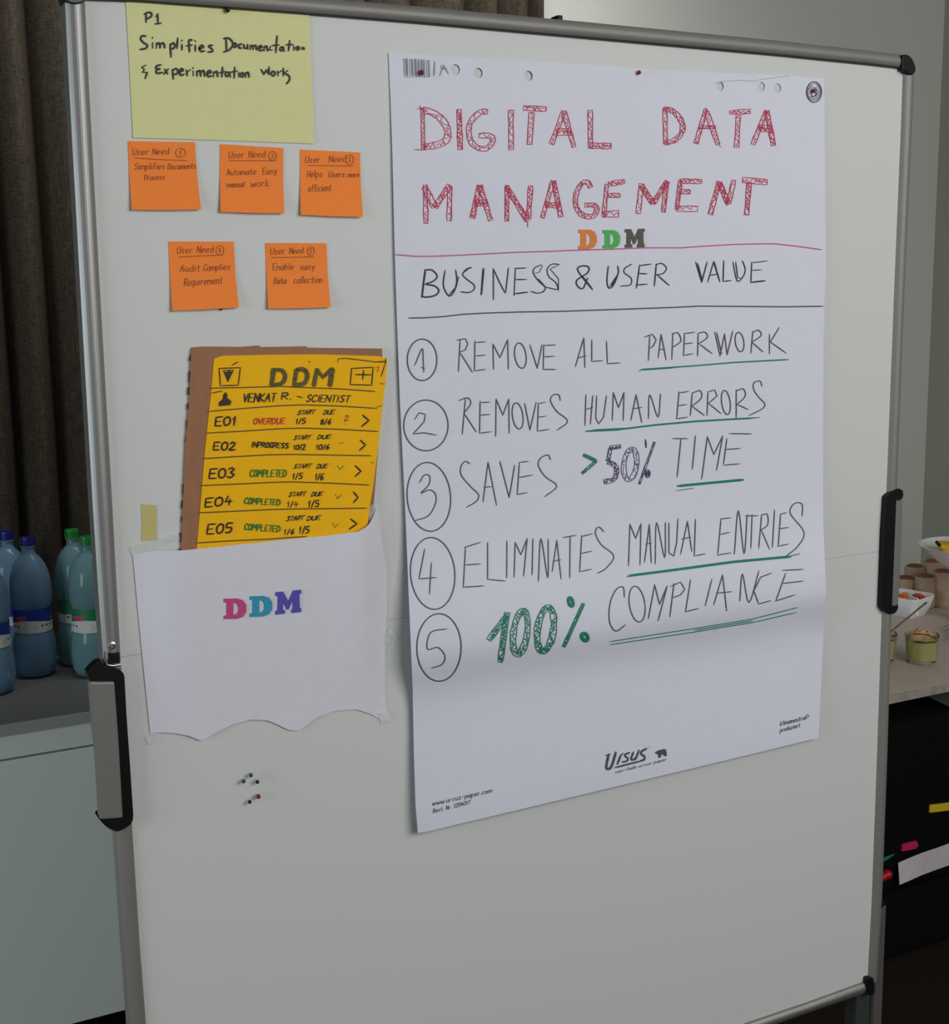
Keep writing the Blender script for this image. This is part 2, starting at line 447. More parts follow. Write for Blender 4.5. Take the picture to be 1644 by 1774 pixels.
b = MB(); xs = []
for a, c in zip(cre, cre[1:]): xs += [a + (c - a) * (1 - math.cos(math.pi * k / 12)) / 2 for k in range(12)]
xs.append(cre[-1]); zs = [0.03 + 2.75 * k / 14 for k in range(15)]
vs, fs = [], []
for z in zs:
    for x in xs:
        s = 0.016 * math.sin(2.1 * x + 1.3 * z) + 0.01 * (z - 1.6) * math.sin(5 * x)
        vs.append((x + s * (1 if x < 1.55 else 0.15), 1.84 - fold(x) * (0.80 + 0.05 * z), z))
n = len(xs)
for j in range(len(zs) - 1):
    for i in range(n - 1): fs.append((j * n + i, j * n + i + 1, (j + 1) * n + i + 1, (j + 1) * n + i))
b.add(vs, fs)
cur = b.build('curtain', m_curtain, smooth=True)
tag(cur, 'brown grey linen curtain hanging in deep folds behind the pinboard', 'curtain')
sm = cur.modifiers.new('thickness', 'SOLIDIFY'); sm.thickness = 0.003
b = MB(); b.tube([(-2.3, 1.80, 2.80), (1.75, 1.80, 2.80)], 0.012, 12); rod = b.build('curtain_rail', m_alu, smooth=True)
tag(rod, 'thin grey rail above the brown curtain', 'curtain rail')

# ------------------------------------------------------------------ the pinboard
ZT, ZB, WB = 1.92, 0.463, 1.19
board = empty('pinboard', (WB / 2, 0, 0), 'large white mobile pinboard with aluminium frame and black corner caps', 'pinboard')
ZS = 1.192
b = MB(); b.box(-0.012, WB + 0.014, 0.0, 0.018, ZS + 0.0002, ZT + 0.012); b.build('board_panel', m_panel, board)
b = MB(); b.box(-0.012, WB + 0.014, 0.0, 0.018, ZB - 0.008, ZS - 0.0002); b.build('board_panel', m_panel, board)


def rail(name, inner, outer, bulge=0.007, mtl=None, back=0.022):
    """half-round frame profile swept between its inner and its outer edge"""
    I = [at(*p) if len(p) == 2 else Vector(p) for p in inner]; O = [at(*p) if len(p) == 2 else Vector(p) for p in outer]
    mb = MB(); vs, fs = [], []; K = 10
    for a, c in zip(I, O):
        ring = []
        for k in range(K + 1):
            t = k / K; q = a.lerp(c, t); h = bulge * (math.sin(math.pi * min(1, t * 0.96 + 0.02)) ** 0.7)
            if k == 0: h = 0.0
            ring.append(Vector((q.x, -h, q.z)))
        ring.append(Vector((c.x, back, c.z))); ring.append(Vector((a.x, back, a.z)))
        vs += ring
    m = K + 3
    for i in range(len(I) - 1):
        for k in range(m): fs.append((i * m + k, i * m + (k + 1) % m, (i + 1) * m + (k + 1) % m, (i + 1) * m + k))
    fs.append(tuple(range(m))); fs.append(tuple((len(I) - 1) * m + k for k in range(m))[::-1])
    mb.add(vs, fs); return mb.build(name, mtl or m_alu, board, smooth=False, bevel=0)


def lerp_pts(p, q, n):
    return [(p[0] + (q[0] - p[0]) * k / n, p[1] + (q[1] - p[1]) * k / n) for k in range(n + 1)]


rail('frame_rail', [(147, 2), (154.8, 160), (172, 480), (195, 880), (205, 1069), (209.5, 1146)], [(112, 2), (120, 160), (137.7, 480), (160.6, 880), (173, 1069), (179, 1146)])
rail('frame_rail', [(210, 1152), (229.5, 1440), (242.5, 1640), (253, 1774), (-0.001, 0, ZB)], [(182, 1152), (201.6, 1445), (215, 1640), (225, 1774), (-0.022, 0, ZB)], 0.005, mtl=m_alu_matte)
rail('frame_rail', [(1563.6, 125), (1560.6, 220), (1549, 500), (1537.5, 800), (1531, 955)], [(1583, 125), (1578.5, 220), (1566, 500), (1554.4, 800), (1548, 955)], mtl=m_alu_matte)
rail('frame_rail', [(1531, 960), (1526, 1100), (1519.5, 1300), (1510, 1560), (1502.7, 1698)], [(1548, 960), (1542, 1100), (1536.5, 1300), (1527, 1560), (1518, 1698)], mtl=m_alu_matte)
rail('frame_rail', [(147, 1), (240, 4.6), (520, 25.5), (720, 41.4), (1000, 66.5), (1340, 97), (1500, 113), (1563, 120.5)],
     [(147, -34), (240, -30), (520, -6), (720, 11), (1000, 37), (1340, 70), (1500, 87.5), (1563, 95)], 0.007, mtl=m_alu_matte)
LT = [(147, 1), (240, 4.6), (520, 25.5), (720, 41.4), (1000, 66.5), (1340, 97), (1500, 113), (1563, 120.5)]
rail('rail_shadow_strip', [(x, y + 0.3) for x, y in LT], [(x, y - 4.2) for x, y in LT], 0.0062, mtl=mat('dark_rail_shadow', (52, 52, 56), 0.6, 0.2, noise=(40, .05)), back=0.0)  # dark strip standing in for the shadow gap along the top rail
rail('frame_rail', [(0.0, 0, ZB - 0.002), (0.6, 0, ZB - 0.002), (1.062, 0, 0.4625), (1.1899, 0, 0.4655)], [(0.0, 0, ZB - 0.026), (0.6, 0, ZB - 0.026), (1.062, 0, 0.443), (1.1899, 0, 0.443)])


def cap(name, px, y0, y1, mtl, parent, bevel=0.0015):
    mb = MB(); mb.prism([at(x, y, y0) for x, y in px], (0, y1 - y0, 0)); return mb.build(name, mtl, parent, bevel=bevel)


k2 = T(1500, 60, 11.09)
cap('corner_cap', k2([(705, 392), (740, 382), (800, 382), (850, 410), (895, 460), (930, 530), (955, 600), (965, 650), (955, 710), (930, 750), (890, 772), (850, 765), (800, 735), (770, 705), (735, 690), (705, 685)]), -0.010, 0.024, m_black, board)
cap('corner_cap', [(113, -34), (125, -42), (147, -40), (147.5, 1), (143, 4.5), (135, 6.5), (124, 6), (115, 2), (111, -10)], -0.010, 0.024, mat('dark_blue_black_plastic', (34, 40, 52), 0.35, noise=(90, .1)), board)
cap('corner_cap', [(1502, 1696), (1507.5, 1694), (1514, 1695), (1513.5, 1722), (1508, 1725), (1501, 1722)], -0.009, 0.024, m_black, board)
mb = MB(); mb.box(-0.03, 0.006, -0.008, 0.024, ZB - 0.034, ZB); mb.build('corner_cap', m_black, board, bevel=0.004)
# hinge gap, bracket and screw at the fold on the left
cap('hinge_gap', [(187.5, 1132), (207, 1131), (208, 1149), (189, 1150)], -0.0085, 0.0, m_black, board, 0)
b = MB(); p_ = [at(x, y, -0.009) for x, y in [(181, 1128), (182.5, 1144), (186, 1152), (196, 1153.5), (209.5, 1151)]]; b.tube(p_, 0.0014, 8); b.build('hinge_bracket', m_steel, board, smooth=True)
c0 = at(194.7, 1118, -0.0075); b = MB()
for k in range(24):
    a0, a1 = 2 * math.pi * k / 24, 2 * math.pi * (k + 1) / 24
    q = [c0 + Vector((math.cos(a) * r, y, math.sin(a) * r)) for a in (a0, a1) for r, y in ((0.0018, 0), (0.0024, -0.0015), (0.0042, -0.001), (0.0046, 0.004))]
    b.add(q, [(0, 1, 5, 4), (1, 2, 6, 5), (2, 3, 7, 6)])
b.build('screw', m_steel, board, smooth=True)
# folding latch grips
k8 = T(140, 1130, 5.542)
lh = empty('latch', at(195, 1300, 0) - Vector((WB / 2, 0, 0)), None, None); lh.parent = board
top_teeth = []
for i in range(7):
    t = i / 6; x, y = 66 + t * 128, 185 - math.sin(t * 1.5) * 100
    top_teeth += [(x - 6, y - 4), (x + 8, y + 2)]
bot_teeth = []
for i in range(9):
    t = i / 8; x, y = 330 - t * 160, 1715 - (t ** 1.7) * 125
    bot_teeth += [(x, y + 8), (x - 9, y - 12)]
cap('latch_body', k8([(68, 230), (62, 190)] + top_teeth + [(205, 95), (215, 128), (250, 140), (330, 150), (385, 175), (412, 205), (421, 240), (440, 600), (475, 1100), (505, 1560), (500, 1615), (480, 1655), (430, 1690), (370, 1718)] + bot_teeth + [(165, 1570), (200, 1540), (120, 330)]), -0.009, 0.006, m_black, lh, 0.0008)
cap('latch_cover', k8([(80, 285), (200, 288), (325, 285), (340, 500), (362, 800), (385, 1200), (406, 1592), (300, 1602), (180, 1608), (160, 1250), (140, 950), (112, 700), (95, 480)]), -0.013, -0.002, m_alu_flat, lh, 0.002)
rh = empty('latch', at(1545, 955, 0) - Vector((WB / 2, 0, 0)), None, None); rh.parent = board
cap('latch_body', [(1534.7, 861), (1538, 857.5), (1549, 849), (1554, 847), (1560, 847), (1564.5, 850), (1565.3, 856), (1564, 863), (1559, 867), (1553, 867), (1550.7, 920), (1548, 990), (1545.7, 1050), (1550, 1050), (1555.5, 1046.5), (1556.5, 1052), (1554, 1059), (1549, 1063.5), (1541, 1064.5), (1533, 1060), (1526, 1051), (1528.5, 990), (1531, 920)], -0.0085, 0.002, m_black, rh, 0.0008)
cap('latch_cover', [(1553, 864), (1564, 864), (1563, 920), (1560, 985), (1556.5, 1051), (1545.5, 1050), (1548, 990), (1550.7, 920)], -0.0078, 0.006, m_alu_flat, rh, 0.002)
# small black clips on the back edge
b = MB(); b.box(*sorted((at(961, 33, 0.02).x, at(969.5, 33, 0.02).x)), 0.012, 0.03, at(965, 39, 0.02).z, at(965, 28, 0.02).z); b.build('back_clip', m_black, board, bevel=0.001)
for (u0, v0, u1, v1) in ((107, -6, 112, 10), (110.3, 18, 114.5, 33)):
    p, q = at(u0, v0, 0.024), at(u1, v1, 0.024)
    b = MB(); b.box(p.x, q.x, 0.015, 0.03, q.z, p.z); b.build('back_clip', m_black, board, bevel=0.001)
# legs
b = MB(); b.box(1.2035, 1.2225, -0.004, 0.03, 0.05, 0.592); b.build('leg', mat('leg_grey', (92, 87, 85), 0.6, 0.2, noise=(30, .05)), board, bevel=0.003)
b = MB(); b.prism([at(1518.5, 1572, -0.005), at(1521, 1566.5, -0.005), at(1528, 1563, -0.005), at(1534, 1563, -0.005), at(1535.3, 1567, -0.005), at(1529, 1573, -0.005), at(1522, 1575, -0.005)], (0, 0.03, 0)); b.build('leg_cap', m_black, board, bevel=0.001)
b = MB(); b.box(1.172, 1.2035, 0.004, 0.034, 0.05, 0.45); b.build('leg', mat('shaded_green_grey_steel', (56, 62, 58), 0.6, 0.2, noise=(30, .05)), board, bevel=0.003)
b = MB(); b.box(-0.02, 0.012, 0.004, 0.034, 0.05, 0.45); b.build('leg', m_alu_flat, board, bevel=0.003)
for x in (-0.005, 1.2):
    b = MB(); b.box(x - 0.02, x + 0.024, -0.28, 0.32, 0.015, 0.05); b.build('foot', m_alu_flat, board, bevel=0.006)

# ------------------------------------------------------------------ sheets on the board


def sheet(name, left, right, top, bottom, surf, m, parent=None, nu=24, nv=30, th=0.0003):
    """paper from its four traced edges (px polylines), standing surf() off the board"""
    def par(poly):
        P = [Vector(p) for p in poly]; d = [0]
        for i in range(len(P) - 1): d.append(d[-1] + (P[i + 1] - P[i]).length)
        def f(t):
            s = t * d[-1]
            for i in range(len(P) - 1):
                if s <= d[i + 1] + 1e-9:
                    return P[i].lerp(P[i + 1], (s - d[i]) / max(1e-9, d[i + 1] - d[i]))
            return P[-1]
        return f
    fl, fr, ft, fb = par(left), par(right), par(top), par(bottom)
    P00, P10, P01, P11 = ft(0), ft(1), fb(0), fb(1)
    g = []
    for j in range(nv + 1):
        v = j / nv
        for i in range(nu + 1):
            u = i / nu
            q = fl(v) * (1 - u) + fr(v) * u + ft(u) * (1 - v) + fb(u) * v - (P00 * (1 - u) * (1 - v) + P10 * u * (1 - v) + P01 * (1 - u) * v + P11 * u * v)
            g.append(onto(q.x, q.y, surf))
    n = nu + 1; N = len(g)
    vs = g + [p + Vector((0, th, 0)) for p in g]; fs = []
    for j in range(nv):
        for i in range(nu):
            a = j * n + i
            fs.append((a, a + 1, a + n + 1, a + n)); fs.append((N + a, N + a + n, N + a + n + 1, N + a + 1))
    rim = [i for i in range(n)] + [j * n + nu for j in range(1, nv + 1)] + [nv * n + i for i in range(nu - 1, -1, -1)] + [j * n for j in range(nv - 1, 0, -1)]
    for a, c in zip(rim, rim[1:] + rim[:1]): fs.append((a, c, N + c, N + a))
    mb = MB(); mb.add(vs, fs)
    o = mb.build(name, m, parent, smooth=True)
    return o


def quad(tl, tr, br, bl):
    return dict(left=[tl, bl], right=[tr, br], top=[tl, tr], bottom=[bl, br])


# --- the big pale yellow note
s_y = lambda x, z: 0.0012 + 0.0030 * max(0.0, min(1, (1.80 - z) / 0.06)) ** 2
yn = sheet('sticky_note', [(217.5, -2), (223, 90), (230.5, 238.5)], [(536, 19), (539, 120), (545, 249)], [(217.5, -2), (380, 8), (536, 19)], [(230.5, 238.5), (380, 243), (545, 249)], s_y, m_yellow_note)
tag(yn, 'large pale yellow sheet with black handwriting pinned at the top left of the white board', 'note')
recentre(yn)
ink = Ink(s_y); Y1 = T(220, 0, 4.982); w = 3.5
for pts, cv in (([(165, 110), (165, 190)], 0), ([(150, 122), (195, 105), (215, 130), (190, 155), (165, 160)], 1), ([(250, 142), (265, 120), (268, 200)], 0), ([(245, 206), (292, 200)], 0),
    ([(162, 312), (130, 310), (118, 335), (140, 365), (175, 390), (165, 415), (115, 427)], 1), ([(222, 370), (222, 412)], 0), ([(220, 323), (221, 328)], 0),
    ([(255, 372), (255, 415)], 0), ([(255, 388), (275, 370), (285, 388), (286, 412)], 1), ([(286, 385), (310, 370), (322, 388), (325, 412)], 1),
    ([(373, 380), (380, 492)], 0), ([(375, 392), (400, 370), (415, 395), (400, 418), (380, 420)], 1), ([(438, 330), (432, 415)], 0), ([(475, 385), (475, 430)], 0), ([(474, 348), (476, 352)], 0),
    ([(562, 345), (540, 345), (535, 370), (540, 447)], 1), ([(515, 396), (560, 388)], 0), ([(590, 390), (590, 440)], 0), ([(589, 352), (591, 356)], 0),
    ([(625, 420), (660, 407), (645, 390), (625, 412), (638, 442), (668, 440)], 1), ([(737, 390), (705, 397), (735, 425), (735, 445), (700, 448)], 1),
    ([(855, 330), (860, 440)], 0), ([(836, 332), (880, 330), (915, 375), (890, 425), (835, 448)], 1), ([(932, 373), (918, 390), (932, 408), (946, 390), (932, 373)], 1),
    ([(990, 380), (968, 386), (968, 410), (988, 416)], 1), ([(1010, 385), (1012, 412), (1036, 414), (1042, 385)], 1), ([(1042, 385), (1046, 422)], 0),
    ([(1065, 392), (1065, 425)], 0), ([(1066, 402), (1084, 392), (1090, 425)], 1), ([(1092, 402), (1112, 392), (1120, 430)], 1),
    ([(1140, 416), (1165, 407), (1152, 393), (1138, 412), (1146, 436), (1172, 432)], 1), ([(1185, 402), (1185, 437)], 0), ([(1187, 410), (1206, 398), (1214, 437)], 1),
    ([(1240, 402), (1228, 430), (1252, 432)], 0), ([(1296, 310), (1290, 380), (1285, 452)], 0), ([(1256, 392), (1310, 388)], 0),
    ([(1350, 408), (1328, 408), (1322, 430), (1340, 436), (1352, 410)], 1), ([(1352, 405), (1358, 442)], 0), ([(1405, 350), (1395, 437)], 0), ([(1375, 386), (1430, 384)], 0), ([(1440, 397), (1441, 432)], 0),
    ([(1475, 402), (1460, 415), (1475, 430), (1490, 415), (1475, 402)], 1), ([(1512, 425), (1515, 408), (1526, 410), (1530, 426), (1514, 420), (1526, 416)], 0),
    ([(160, 563), (130, 580), (150, 600), (135, 622), (176, 626), (168, 645), (158, 676)], 0),
    ([(292, 558), (255, 570), (252, 590), (285, 595), (255, 605), (258, 632), (308, 625)], 1), ([(325, 597), (352, 637)], 0), ([(356, 595), (320, 640)], 0),
    ([(393, 600), (400, 682)], 0), ([(395, 607), (425, 592), (440, 615), (430, 638), (405, 640)], 1), ([(455, 622), (486, 607), (470, 592), (452, 617), (463, 648), (492, 642)], 1),
    ([(515, 605), (520, 652)], 0), ([(518, 622), (546, 602)], 0), ([(572, 615), (573, 652)], 0), ([(569, 585), (571, 588)], 0), ([(605, 612), (605, 657)], 0), ([(607, 622), (630, 610), (638, 657)], 1), ([(640, 622), (662, 610), (672, 657)], 1),
    ([(695, 637), (726, 624), (710, 608), (692, 632), (703, 661), (730, 654)], 1), ([(748, 622), (748, 662)], 0), ([(750, 632), (775, 617), (785, 662)], 1), ([(826, 580), (820, 662)], 0), ([(800, 627), (846, 618)], 0),
    ([(886, 626), (860, 624), (850, 645), (868, 660), (888, 630)], 1), ([(888, 622), (894, 664)], 0), ([(930, 580), (925, 672)], 0), ([(900, 622), (950, 612)], 0), ([(965, 627), (966, 662)], 0),
    ([(995, 627), (980, 645), (995, 664), (1010, 645), (995, 627)], 1), ([(1025, 627), (1025, 667)], 0), ([(1027, 637), (1046, 624), (1055, 664)], 1),
    ([(1158, 600), (1182, 642), (1205, 602), (1226, 642), (1226, 578)], 0), ([(1262, 615), (1245, 634), (1262, 655), (1280, 634), (1262, 615)], 1), ([(1300, 615), (1305, 652)], 0), ([(1303, 632), (1332, 610)], 0),
    ([(1350, 590), (1350, 652)], 0), ([(1386, 610), (1357, 630)], 0), ([(1357, 630), (1398, 655), (1402, 690), (1378, 722)], 1)):
    ink.stroke(Y1(pts), w, bool(cv))
ink.build('handwriting', m_ink_marker, yn, 'black marker handwriting')

# --- orange notes
N1 = T(100, 0, 2.989)
notes = [
 ([(363, 730), (710, 736), (742, 1085), (383, 1086)], 'orange sticky note about simplifying documents, directly below the yellow sheet near the frame',
  [('User', 388, 802, 470, 800, 32), ('Need', 492, 800, 576, 797, 32), ('Simplifies', 398, 878, 555, 876, 34), ('Documents', 572, 877, 716, 872, 30), ('Process', 450, 934, 556, 928, 28)], [(400, 818), (530, 826), (668, 831)], (636, 791, 26, 22), '1'),
 ([(840, 746), (1168, 766), (1174, 1105), (843, 1097)], 'orange sticky note about automating manual work, middle of the upper row of three',
  [('User', 886, 818, 965, 816, 34), ('Need', 990, 816, 1075, 813, 34), ('Automate', 876, 908, 1028, 902, 32), ('Easy', 1062, 903, 1136, 900, 34), ('manual', 876, 970, 966, 968, 30), ('work', 1000, 968, 1094, 964, 38)], [(890, 830), (1010, 832), (1132, 832)], (1113, 808, 20, 24), '2'),
 ([(1255, 774), (1565, 789), (1581, 1124), (1258, 1112)], 'orange sticky note about helping users be efficient, right end of the upper row',
  [('User', 1283, 842, 1358, 840, 32), ('Need', 1405, 840, 1494, 836, 34), ('Helps', 1292, 918, 1370, 916, 34), ('Users', 1405, 918, 1486, 916, 30), ('more', 1503, 917, 1562, 915, 26), ('efficient', 1298, 992, 1416, 988, 36)], [(1295, 856), (1420, 858), (1530, 860)], (1512, 827, 20, 26), '3'),
 ([(573, 1250), (911, 1251), (938, 1592), (593, 1609)], 'orange sticky note about audit requirements, left one of the lower pair',
  [('User', 618, 1312, 697, 1310, 34), ('Need', 722, 1309, 806, 1306, 34), ('Audit', 634, 1408, 736, 1404, 34), ('Complies', 756, 1402, 892, 1396, 34), ('Requirement', 655, 1480, 852, 1468, 38)], [(630, 1330), (740, 1325), (856, 1320)], (841, 1296, 20, 24), '4'),
 ([(1075, 1258), (1391, 1259), (1414, 1591), (1090, 1598)], 'orange sticky note about easy data collection, right one of the lower pair',
  [('User', 1102, 1317, 1176, 1315, 34), ('Need', 1200, 1314, 1272, 1311, 32), ('Enable', 1114, 1398, 1222, 1396, 34), ('easy', 1258, 1398, 1332, 1396, 34), ('Data', 1120, 1470, 1182, 1468, 32), ('collection', 1222, 1468, 1370, 1464, 36)], [(1108, 1334), (1220, 1332), (1326, 1330)], (1311, 1300, 18, 24), '5'),
]
for (qd, lab, txt, und, circ, num) in notes:
    px = N1(qd)
    zt = at(*px[0]).z; zb = at(*px[3]).z
    sf = lambda x, z, zt=zt, zb=zb: 0.0008 + 0.0065 * max(0.0, (zt - 0.012 - z) / (zt - zb)) ** 2.2
    sag = ((px[2][0] + px[1][0]) / 2 - 1.2, (px[2][1] + px[1][1]) / 2)
    o = sheet('sticky_note', [px[0], ((px[0][0] + px[3][0]) / 2 - 0.5, (px[0][1] + px[3][1]) / 2), px[3]], [px[1], sag, px[2]], [px[0], px[1]], [px[3], ((px[2][0] + px[3][0]) / 2, (px[2][1] + px[3][1]) / 2 + 0.8), px[2]], sf, m_orange, nu=12, nv=14)
    tag(o, lab, 'sticky note', 'orange sticky notes'); recentre(o)
    ink = Ink(sf)
    for (s, x0, y0, x1, y1, h) in txt:
        (a, c), (d, e) = N1([(x0, y0), (x1, y1)]); ink.text(s, a, c, d, e, h / 2.989, 0.95, 0.1, 0.2)
    ink.stroke(N1(und), 1.0)
    (cx_, cy_), = N1([circ[:2]]); ink.ellipse(cx_, cy_, circ[2] / 2.989, circ[3] / 2.989, 0.9, n=20)
    ink.text(num, cx_ - 2, cy_ + 4, cx_ + 2, cy_ + 4, 8, 0.9)
    ink.build('handwriting', m_ink_note, o, 'thin brown handwriting')

# --- the flip-chart sheet
ZC = 1.150


def s_p(x, z):
    t = z - ZC
    o = 0.0022 + 0.0012 * max(0.0, min(1.0, (1.87 - z) / 0.12)) + 0.021 * math.exp(-(t / (0.048 if t < 0 else 0.10)) ** 2)                       # belly above the lower third
    o += 0.0065 * max(0.0, min(1, (ZC - z) / 0.22)) ** 1.5                                       # bottom hangs off the board
    o += 0.006 * max(0.0, min(1, (1.55 - z) / 0.5)) * max(0.0, 1 - max(0.0, x - 0.355) / 0.12) ** 2   # left edge stands off
    o += 0.003 * math.exp(-((x - 1.05) / 0.04) ** 2 - ((z - 1.16) / 0.05) ** 2)
    o += 0.0012 * math.sin(9 * x + 2) * math.sin(7 * z)
    return o


pl = [(673, 90), (677, 180), (680, 269), (684, 441), (688, 560), (693, 696), (702, 880), (708, 1026), (715, 1190), (717, 1300), (720, 1395), (724, 1443)]
pr = [(1428, 136), (1428, 188), (1430, 400), (1430.5, 470), (1428, 530), (1426.5, 600), (1425.5, 750), (1426, 900), (1430, 998), (1431, 1025), (1428, 1064), (1424, 1150), (1418, 1278)]
pt = [(673, 90), (760, 97), (900, 105), (1030, 112.5), (1138, 120.6), (1260, 127), (1365, 131.5), (1428, 136)]
pb = [(724, 1443), (729, 1443), (900, 1402.5), (1069, 1362), (1250, 1319), (1418, 1278)]
poster = sheet('flipchart_sheet', pl, pr, pt, pb, s_p, m_poster, nu=48, nv=90)
tag(poster, 'big white flipchart sheet with red title and numbered list pinned on the board', 'poster')
# punched holes through the top edge
hm = bpy.data.meshes.new('cut'); hb = bmesh.new()
for (u, v) in ((789, 120.5), (828.5, 126.5), (915.5, 131.5), (1247.5, 149.5), (1319, 150), (1347, 152.5)):
    P = onto(u, v, s_p)
    bmesh.ops.create_cone(hb, cap_ends=True, segments=24, radius1=0.0062, radius2=0.0062, depth=0.003, matrix=Matrix.Translation(P) @ Matrix.Rotation(math.pi / 2, 4, 'X'))
hb.to_mesh(hm); hb.free(); ho = bpy.data.objects.new('cut', hm); COL.objects.link(ho)
bo = poster.modifiers.new('holes', 'BOOLEAN'); bo.operation = 'DIFFERENCE'; bo.object = ho; bo.solver = 'EXACT'
dg = bpy.context.evaluated_depsgraph_get(); nm = bpy.data.meshes.new_from_object(poster.evaluated_get(dg))
poster.modifiers.clear()
if len(nm.polygons) > 2000:
    for p in nm.polygons: p.use_smooth = True
    poster.data = nm
bpy.data.objects.remove(ho)
recentre(poster)

T1, T2, T3 = T(690, 170, 7.715), T(880, 170, 7.715), T(1070, 170, 5.48)
ink = Ink(s_p)
for f, k, items in ((T1, 7.715, [
    ([(325, 130), (335, 690)], 46, 0, 0), ([(330, 165), (440, 185), (560, 260), (640, 370), (665, 470), (640, 560), (560, 610), (440, 640), (345, 650)], 85, 1, 0), ([(812, 150), (830, 690)], 66, 0, 1),
    ([(1195, 185), (1120, 180), (1030, 240), (960, 340), (945, 440), (965, 560), (1030, 640), (1130, 680), (1210, 650), (1262, 580), (1262, 530), (1200, 500), (1080, 500)], 66, 1, 0),
    ([(362, 1160), (372, 1675)], 58, 0, 0), ([(350, 1185), (490, 1455)], 80, 0, 0), ([(490, 1455), (690, 1165)], 75, 0, 1), ([(690, 1190), (682, 1640)], 66, 0, 0),
    ([(1090, 1165), (990, 1605)], 66, 0, 1), ([(1092, 1165), (1235, 1635)], 62, 0, 0), ([(1022, 1400), (1190, 1400)], 85, 0, 2), ([(1455, 1165), (1450, 1645)], 55, 0, 1)]),
  (T2, 7.715, [
    ([(40, 160), (45, 690)], 66, 0, 0), ([(210, 130), (515, 145)], 66, 0, 1), ([(318, 190), (290, 620)], 75, 0, 0), ([(750, 175), (582, 615)], 58, 0, 0), ([(750, 175), (885, 655)], 60, 0, 0), ([(650, 450), (840, 450)], 90, 0, 1),
    ([(1100, 160), (1105, 670)], 66, 0, 0), ([(1095, 635), (1380, 640)], 75, 0, 1), ([(-22, 1180), (265, 1640)], 64, 0, 2), ([(305, 1170), (275, 1610)], 62, 0, 1),
    ([(605, 1105), (460, 1600)], 60, 0, 0), ([(612, 1105), (710, 1590)], 60, 0, 1), ([(505, 1430), (690, 1430)], 72, 0, 2),
    ([(1110, 1195), (1060, 1120), (980, 1150), (915, 1280), (905, 1420), (960, 1530), (1050, 1580), (1150, 1570), (1190, 1480), (1150, 1430), (1030, 1430)], 60, 1, 1),
    ([(1322, 1150), (1282, 1590)], 50, 0, 0), ([(1345, 1150), (1560, 1112)], 60, 0, 1), ([(1340, 1300), (1500, 1300)], 56, 0, 1), ([(1285, 1552), (1480, 1545)], 82, 0, 0)]),
  (T3, 5.48, [
    ([(450, 92), (455, 435)], 40, 0, 0), ([(440, 102), (520, 120), (590, 190), (620, 270), (602, 340), (540, 400), (450, 425)], 45, 1, 1), ([(840, 105), (745, 430)], 42, 0, 0), ([(846, 130), (955, 440)], 46, 0, 0), ([(772, 275), (930, 275)], 32, 0, 1),
    ([(1065, 136), (1260, 125)], 42, 0, 1), ([(1147, 165), (1130, 470)], 42, 0, 0), ([(1415, 118), (1285, 440)], 42, 0, 0), ([(1416, 120), (1482, 450)], 44, 0, 1), ([(1342, 285), (1468, 290)], 60, 0, 2),
    ([(228, 812), (195, 1095)], 45, 0, 0), ([(227, 832), (335, 1000)], 46, 0, 2), ([(335, 1000), (475, 790)], 46, 0, 2), ([(466, 792), (435, 1082)], 42, 0, 1),
    ([(598, 782), (562, 1058)], 36, 0, 1), ([(592, 786), (800, 792)], 42, 0, 1), ([(592, 885), (690, 890)], 40, 0, 1), ([(560, 1050), (760, 1050)], 52, 0, 0),
    ([(965, 792), (880, 1105)], 45, 0, 1), ([(966, 802), (1055, 1008)], 46, 0, 2), ([(1105, 777), (1055, 1000)], 42, 0, 0), ([(1187, 776), (1420, 797)], 50, 0, 1), ([(1250, 802), (1225, 1108)], 46, 0, 1)])):
    for pts, wd_, cv, de in items:
        ink.thick(f(pts), wd_ / k, bool(cv), lw=1.35, step=3.6, hw=0.85, dense=de)
ink.stroke(T1([(258, 142), (350, 130)]), 1.5); ink.stroke(T1([(220, 686), (352, 692)]), 1.5); ink.stroke(T1([(290, 100), (300, 160)]), 1.2)
ink.stroke(T2([(265, 1640), (265, 1720)]), 1.2); ink.stroke(T3([(840, 90), (846, 150)]), 1.4); ink.stroke(T3([(955, 430), (978, 465)]), 1.4)
ink.build('heading_lettering', m_ink_red, poster, 'red outlined title lettering filled with scribble')

